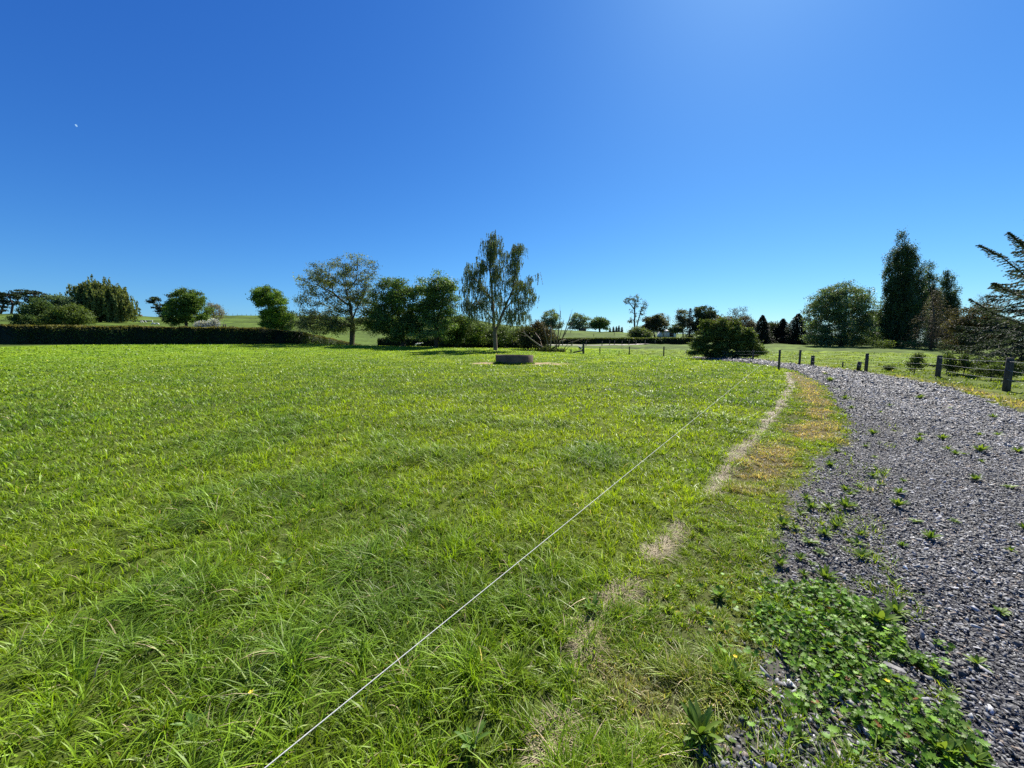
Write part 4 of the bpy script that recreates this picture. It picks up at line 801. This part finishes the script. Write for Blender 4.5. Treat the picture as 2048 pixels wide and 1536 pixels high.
shed('hut', 'small brown-roofed hut under the middle ridge tree', 1160, 1172, 660, 662, 246, M['brown'], M['brown'])
def white_things():
    Y = 118; B = base_at(296, Y); root = empty('white_rail', B, 'low white rail frame on the slope left of the crooked pine', 'rail'); m = Y/F
    mb = MB(B); p = lambda px, z: np.array([at(px, 689, Y)[0], Y, B[2]+z]); mb.tube([p(285.5, .85), p(310, .75)], .10, 6); mb.build('top_rail', M['white'], root)
    for q in ([p(286, -.1), p(286, .85)], [p(288.5, .7), p(291.5, -.0)], [p(294, .7), p(297.5, .1)], [p(309, -.1), p(309, .75)]): mb = MB(B); mb.tube(q, .11, 6); mb.build('leg', M['white'], root)
    for px, lab in ((311, 'pale curved trough half sunk in the slope, left one of a pair'), (318, 'pale curved trough half sunk in the slope, right one of a pair')):
        B = base_at(px, 108); mb = MB(B); a = np.linspace(.1, PI-.1, 9); mb.tube(B+np.stack([.55*np.cos(a), 0*a, .45*np.sin(a)], 1), .14, 6); o = mb.build('curved_trough', M['white']); o.location = B; tag(o, lab, 'trough', 'curved troughs on the slope')
    B = base_at(508, 94); root = empty('white_feeder', B, 'low white zigzag feeder on the grass beyond the left hedge', 'feeder')
    for i in range(4):
        mb = MB(B); c = B+np.array([(i-1.5)*.62, 0, .35]); mb.tube([c+np.array([-.25, 0, .25]), c+np.array([.0, 0, -.25]), c+np.array([.25, 0, .25])], .10, 6); mb.build('panel', M['white'], root)
    mb = MB(B); mb.tube([B+np.array([-1.4, 0, .62]), B+np.array([1.3, 0, .62])], .05, 6); mb.build('bar', M['white'], root)
white_things()

# ------------------------------------------------------------------ cattle far off
def cowmat():
    m, n, out = newmat('piebald_hide'); tc = n.nodes.new('ShaderNodeTexCoord'); no = n.nodes.new('ShaderNodeTexNoise'); no.inputs['Scale'].default_value = 1.9; no.inputs['Detail'].default_value = 1
    n.links.new(tc.outputs['Object'], no.inputs['Vector']); cr = n.nodes.new('ShaderNodeValToRGB'); cr.color_ramp.interpolation = 'CONSTANT'; cr.color_ramp.elements[0].color = (.02, .02, .02, 1); cr.color_ramp.elements[1].position = .5; cr.color_ramp.elements[1].color = (.75, .72, .68, 1)
    n.links.new(no.outputs[0], cr.inputs[0]); b = n.nodes.new('ShaderNodeBsdfPrincipled'); b.inputs['Roughness'].default_value = .8; n.links.new(cr.outputs[0], b.inputs['Base Color']); n.links.new(b.outputs[0], out.inputs[0]); return m
M['cow'] = cowmat()
def calf(label, px, Y, rz, s):
    B = base_at(px, Y)
    pts = [((0,0,.95),.27),((.45,0,.97),.28),((-.45,0,.97),.25),((-.62,0,.92),.14),((.72,0,1.08),.17),((.92,0,1.22),.13),((1.12,0,1.18),.12),((1.30,0,1.04),.07),
           ((.48,.17,.62),.10),((.47,.17,.35),.055),((.47,.17,.03),.05),((.48,-.17,.62),.10),((.47,-.17,.35),.055),((.47,-.17,.03),.05),
           ((-.5,.17,.66),.13),((-.60,.17,.40),.06),((-.55,.17,.03),.05),((-.5,-.17,.66),.13),((-.60,-.17,.40),.06),((-.55,-.17,.03),.05),((-.76,0,.6),.025),((1.08,.2,1.26),.03),((1.08,-.2,1.26),.03)]
    ed = [(0,1),(0,2),(2,3),(1,4),(4,5),(5,6),(6,7),(1,8),(8,9),(9,10),(1,11),(11,12),(12,13),(2,14),(14,15),(15,16),(2,17),(17,18),(18,19),(3,20),(6,21),(6,22)]
    me = bpy.data.meshes.new('cow'); me.from_pydata([p for p, r in pts], ed, []); me.materials.append(M['cow']); o = bpy.data.objects.new('cow', me); link(o)
    sk = o.modifiers.new('skin', 'SKIN'); o.modifiers.new('sub', 'SUBSURF').render_levels = 1
    for i, (p, r) in enumerate(pts): me.skin_vertices[0].data[i].radius = (r, r)
    me.skin_vertices[0].data[0].use_root = True
    o.location = B; o.rotation_euler = (0, 0, rz); o.scale = (s, s, s); tag(o, label, 'cow')
calf('black and white calf seen under the branches between two tree trunks', 836, 72, .15, .8)
calf('small black and white calf beside the braced strainer post', 1161, 66, 1.9, .65)

# ------------------------------------------------------------------ weeds, ground cover
def lance(L, w, n=5):
    t = np.linspace(0, 1, n); return t*L, w*np.sin(PI*np.clip(t*.92+.06, 0, 1))**.8
def rosette(seed, nleaf, L, w, up, c1, c2):
    q = np.random.default_rng(seed); mb = MB()
    for k in range(nleaf):
        a = k*2.4+q.uniform(-.3, .3); el = q.uniform(up[0], up[1]); l = L*q.uniform(.6, 1.1); s, ww = lance(l, w*q.uniform(.8, 1.2)); cv = q.uniform(.6, 1.5)/l*.35
        e = el-cv*s; ds = np.diff(s, prepend=0); x = np.cumsum(np.cos(e)*ds); z = np.cumsum(np.sin(e)*ds)+.005; d = np.array([math.cos(a), math.sin(a), 0]); sd = np.array([-d[1], d[0], 0])
        c = d*x[:, None]+np.array([0, 0, 1.])*z[:, None]; Lp = c+sd*ww[:, None]+np.array([0, 0, 1])*ww[:, None]*.35; Rp = c-sd*ww[:, None]+np.array([0, 0, 1])*ww[:, None]*.35
        V = np.stack([Lp, c, Rp], 1).reshape(-1, 3); n = len(s); i = np.arange(n-1)[:, None]*3; Q = np.concatenate([i+np.array([0, 1, 4, 3]), i+np.array([1, 2, 5, 4])])
        t = q.uniform(); mb.add(V, Q, None, np.array(c1)*(1-t)+np.array(c2)*t)
    return raw_mesh('weed', np.concatenate(mb.V), np.concatenate(mb.Q), None, M['leaf_gloss'], np.concatenate(mb.Cc))
W3 = [rosette(s, n, L, w, u, (.09,.17,.025), (.19,.28,.05)) for s, n, L, w, u in ((1,16,.085,.011,(.3,1.3)), (2,22,.10,.010,(.4,1.4)), (3,12,.065,.012,(.2,1.0)), (4,26,.12,.013,(.5,1.4)))]
weed_px = [(1655,1018,1.4),(1648,1075,1.2),(1620,1090,1.6),(1690,1020,1.3),(1708,1018,.9),(1700,995,.9),(1718,975,1.3),(1690,985,.9),(1715,1095,1.1),(1722,1122,1.2),(1832,1050,1.2),(1795,1020,1.1),(1590,1060,1.2),(1600,1120,1.0),(1565,1095,1.1),(1660,935,1.1),(1672,905,1.0),(1690,880,1.0),(1708,860,.9),(1745,873,1.1),(1750,940,.8),(1730,895,.8),
 (1845,872,1.1),(1885,883,1),(1895,905,1),(1910,915,.9),(1928,915,1),(1960,910,1.2),(1995,875,1.1),(2035,910,1.2),(2020,985,1.3),(1950,970,.9),(1760,972,.9),(1680,1045,1),(1640,1110,1.2),(1670,1060,1),(1600,1030,1.1),(1612,1000,1.1),(1640,985,1),(1560,1130,1),(1530,1110,1),(1985,840,1),(1900,820,1),(1840,800,1.1),(1780,815,1),(1690,800,1.5),(1672,780,1.6),(1660,765,1.8),(1702,820,1.3),(1650,752,1.7),
 (1830,1320,1.3),(1760,1250,1.5),(1735,1275,1.4),(1790,1230,1.4),(1700,1250,1.2),(1650,1160,1.2),(1890,1400,1),(1480,1370,1.5),(1505,1385,1.3),(1400,1475,1.6),(1420,1490,1.3),(1760,1490,1),(1690,1500,1.1),(1880,1510,1.2),(1900,1470,1),(1440,1195,1.2),(1850,1450,1),(1940,1530,1.2),(1600,1480,1.0)]
WL = 'small bright green weed rosette sprouting among the slate chips'
for i, (px, py, s) in enumerate(weed_px):
    g = ground(px, py); rr = math.hypot(*g); o = bpy.data.objects.new('weed', W3[i % 4]); link(o); o.location = (g[0], g[1], float(drive_z(g[0], g[1]))+.01); s2 = s*(.52+.05*min(rr, 14)); o.scale = (s2,)*3; o.rotation_euler = (0, 0, rng.uniform(0, 6.28))
    tag(o, WL, 'weed', 'weeds growing in the gravel')
extra = 0
while extra < 38:
    r = math.exp(rng.uniform(math.log(2.5), math.log(22))); a = rng.uniform(.3, 1.0); x, y = r*math.sin(a), r*math.cos(a)
    if not inside(DRIVE, np.array([x]), np.array([y]))[0]: continue
    d = dist_line(DL, np.array([x]), np.array([y]))[0]
    if rng.uniform() > math.exp(-d/.6)+.10: continue
    o = bpy.data.objects.new('weed', W3[extra % 4]); link(o); o.location = (x, y, float(drive_z(x, y))+.01); s = rng.uniform(.5, .95); o.scale = (s,)*3; o.rotation_euler = (0, 0, rng.uniform(0, 6.28)); tag(o, WL, 'weed', 'weeds growing in the gravel'); extra += 1
DK = [rosette(s, n, L, w, u, (.10,.20,.03), (.20,.32,.06)) for s, n, L, w, u in ((11,9,.17,.022,(.5,1.2)), (12,7,.14,.024,(.3,1.0)))]
for me_ in DK: me_.name = 'dock_plant'
for i, (px, py, s, lab) in enumerate(((1185,1225,1.1,'broad-leaved dock standing at the paddock edge by the dead grass strip'), (520,1215,1.2,'broad-leaved dock with a dark hollow beside it in the left foreground'), (385,1462,.9,'round-leaved dock in the bottom left of the grass'), (570,1140,1.1,'pale flopped dock leaves in the middle of the paddock grass'), (945,1500,1.0,'leafy dock tuft at the bottom centre of the picture'), (1160,890,1.6,'dark clump of dock in the paddock right of centre'), (1175,905,1.5,'second dock of the dark clump right of centre'), (905,860,1.3,'small dock in the middle distance of the paddock'))):
    g = ground(px, py); o = bpy.data.objects.new('dock_plant', DK[i % 2]); link(o); o.location = (g[0], g[1], float(H(g[0], g[1]))+.03); o.scale = (s*.5,)*3; o.rotation_euler = (0, 0, i*1.3); tag(o, lab, 'dock')
def cover():
    S = MB(); x0, y0 = COVER.min(0)-.35; x1, y1 = COVER.max(0)+.15; n = 15000; x = rng.uniform(x0, x1, n); y = rng.uniform(y0, y1, n); k = inside(COVER, *jit(x, y, .3))
    d = dist_line(np.vstack([COVER, COVER[:1]]), x, y); k &= (fbm(x*3.1, y*3.1, 83, 3) > .50-.28*np.clip(d/.22, 0, 1)); k |= (rng.uniform(size=n) < .22*np.exp(-d/.15)) & (x < COVER[:, 0].mean()); x, y = x[k], y[k]; n = len(x)
    lobes = 9; t = np.arange(lobes*2)/(lobes*2)*2*PI; rad = np.where(np.arange(lobes*2) % 2 == 0, 1., .62)*(1-.55*np.exp(-((t-PI)/.35)**2)); s = rng.uniform(.006, .021, n); R = rand_rot(n, .45)
    P = np.concatenate([np.zeros((1, 3)), np.stack([np.cos(t)*rad, np.sin(t)*rad, .18*rad], 1)]); W = np.einsum('nij,nkj->nki', R, P[None]*s[:, None, None])
    hz = drive_z(x, y)+rng.uniform(.012, .075, n)*np.clip(.5+fbm(x*4, y*4, 77, 2), .5, 1.3); W = W+np.stack([x, y, hz], 1)[:, None]; m = len(P)
    T = np.array([[0, i, i % (m-1)+1] for i in range(1, m)]); TT = (T[None]+(np.arange(n)*m)[:, None, None]).reshape(-1, 3); g = rng.uniform(size=n)
    c = leafcol(n, (.06,.15,.015), (.18,.31,.03), .35); c = np.where((g < .004)[:, None], np.array([.22, .10, .03])*np.ones((n, 1)), c); S.add(W.reshape(-1, 3), None, TT, np.repeat(c, m, 0))
    q = np.stack([x, y, hz], 1); b = np.stack([x+rng.normal(0, .01, n), y+rng.normal(0, .01, n), drive_z(x, y)], 1); e = np.array([.0012, 0, 0]); S.add(np.stack([b-e, b+e, q], 1).reshape(-1, 3), None, np.arange(3*n).reshape(-1, 3), (.12, .16, .04))
    tag(S.build('ground_cover', M['leaf_gloss']), 'patch of creeping lobed-leaf ground cover spilling onto the gravel at lower right', 'ground cover', kind='stuff')
cover()
def flower_mesh():
    mb = MB(); 
    for k in range(5):
        a = k*2*PI/5; d = np.array([math.cos(a), math.sin(a), 0]); s = np.array([-d[1], d[0], 0]); mb.add([[0, 0, 0], d*.007+s*.004+[0, 0, .003], d*.011+[0, 0, .005], d*.007-s*.004+[0, 0, .003]], [[0, 1, 2, 3]], None, (.8, .6, .03))
    return mb
FM = flower_mesh(); FMe = raw_mesh('flower', np.concatenate(FM.V), np.concatenate(FM.Q), None, M['yellow']); SM = MB(); SM.tube([(0, 0, -.06), (0, 0, 0)], .0012, 4, (.1, .2, .04)); SMe = raw_mesh('stalk', np.concatenate(SM.V), np.concatenate(SM.Q), None, M['grass'], np.concatenate(SM.Cc))
for px, py, lab in ((1771,1393,'yellow buttercup in the ground cover at lower right'), (505,1424,'yellow buttercup in the lower left grass left of the rope'), (1468,1350,'yellow buttercup at the edge of the mown verge')):
    g = ground(px, py); z = float(H(g[0], g[1]))+.09; r = empty('buttercup', (g[0], g[1], z), lab, 'flower'); o = mobj('flower', FMe, r); mobj('stalk', SMe, r)

def moon():
    p = at(152.5, 251, 1.); d = (p-np.array([0, 0, CAMZ])); d /= np.linalg.norm(d); Dn = 6500.; c = np.array([0, 0, CAMZ])+d*Dn
    me = bpy.data.meshes.new('moon'); import bmesh; bm = bmesh.new(); bmesh.ops.create_uvsphere(bm, u_segments=24, v_segments=12, radius=1); bm.to_mesh(me); bm.free()
    m, n, out = newmat('moonlight'); e = n.nodes.new('ShaderNodeEmission'); e.inputs[0].default_value = (.25, .42, .62, 1); e.inputs[1].default_value = .75; n.links.new(e.outputs[0], out.inputs[0]); me.materials.append(m)
    o = link(bpy.data.objects.new('moon', me)); o.location = c; o.scale = (7.5, 7.5, 12); o.rotation_euler = (0, math.radians(-32), math.atan2(-d[0], d[1])); tag(o, 'tiny pale daytime half moon in the upper left of the clear sky', 'moon')
moon()
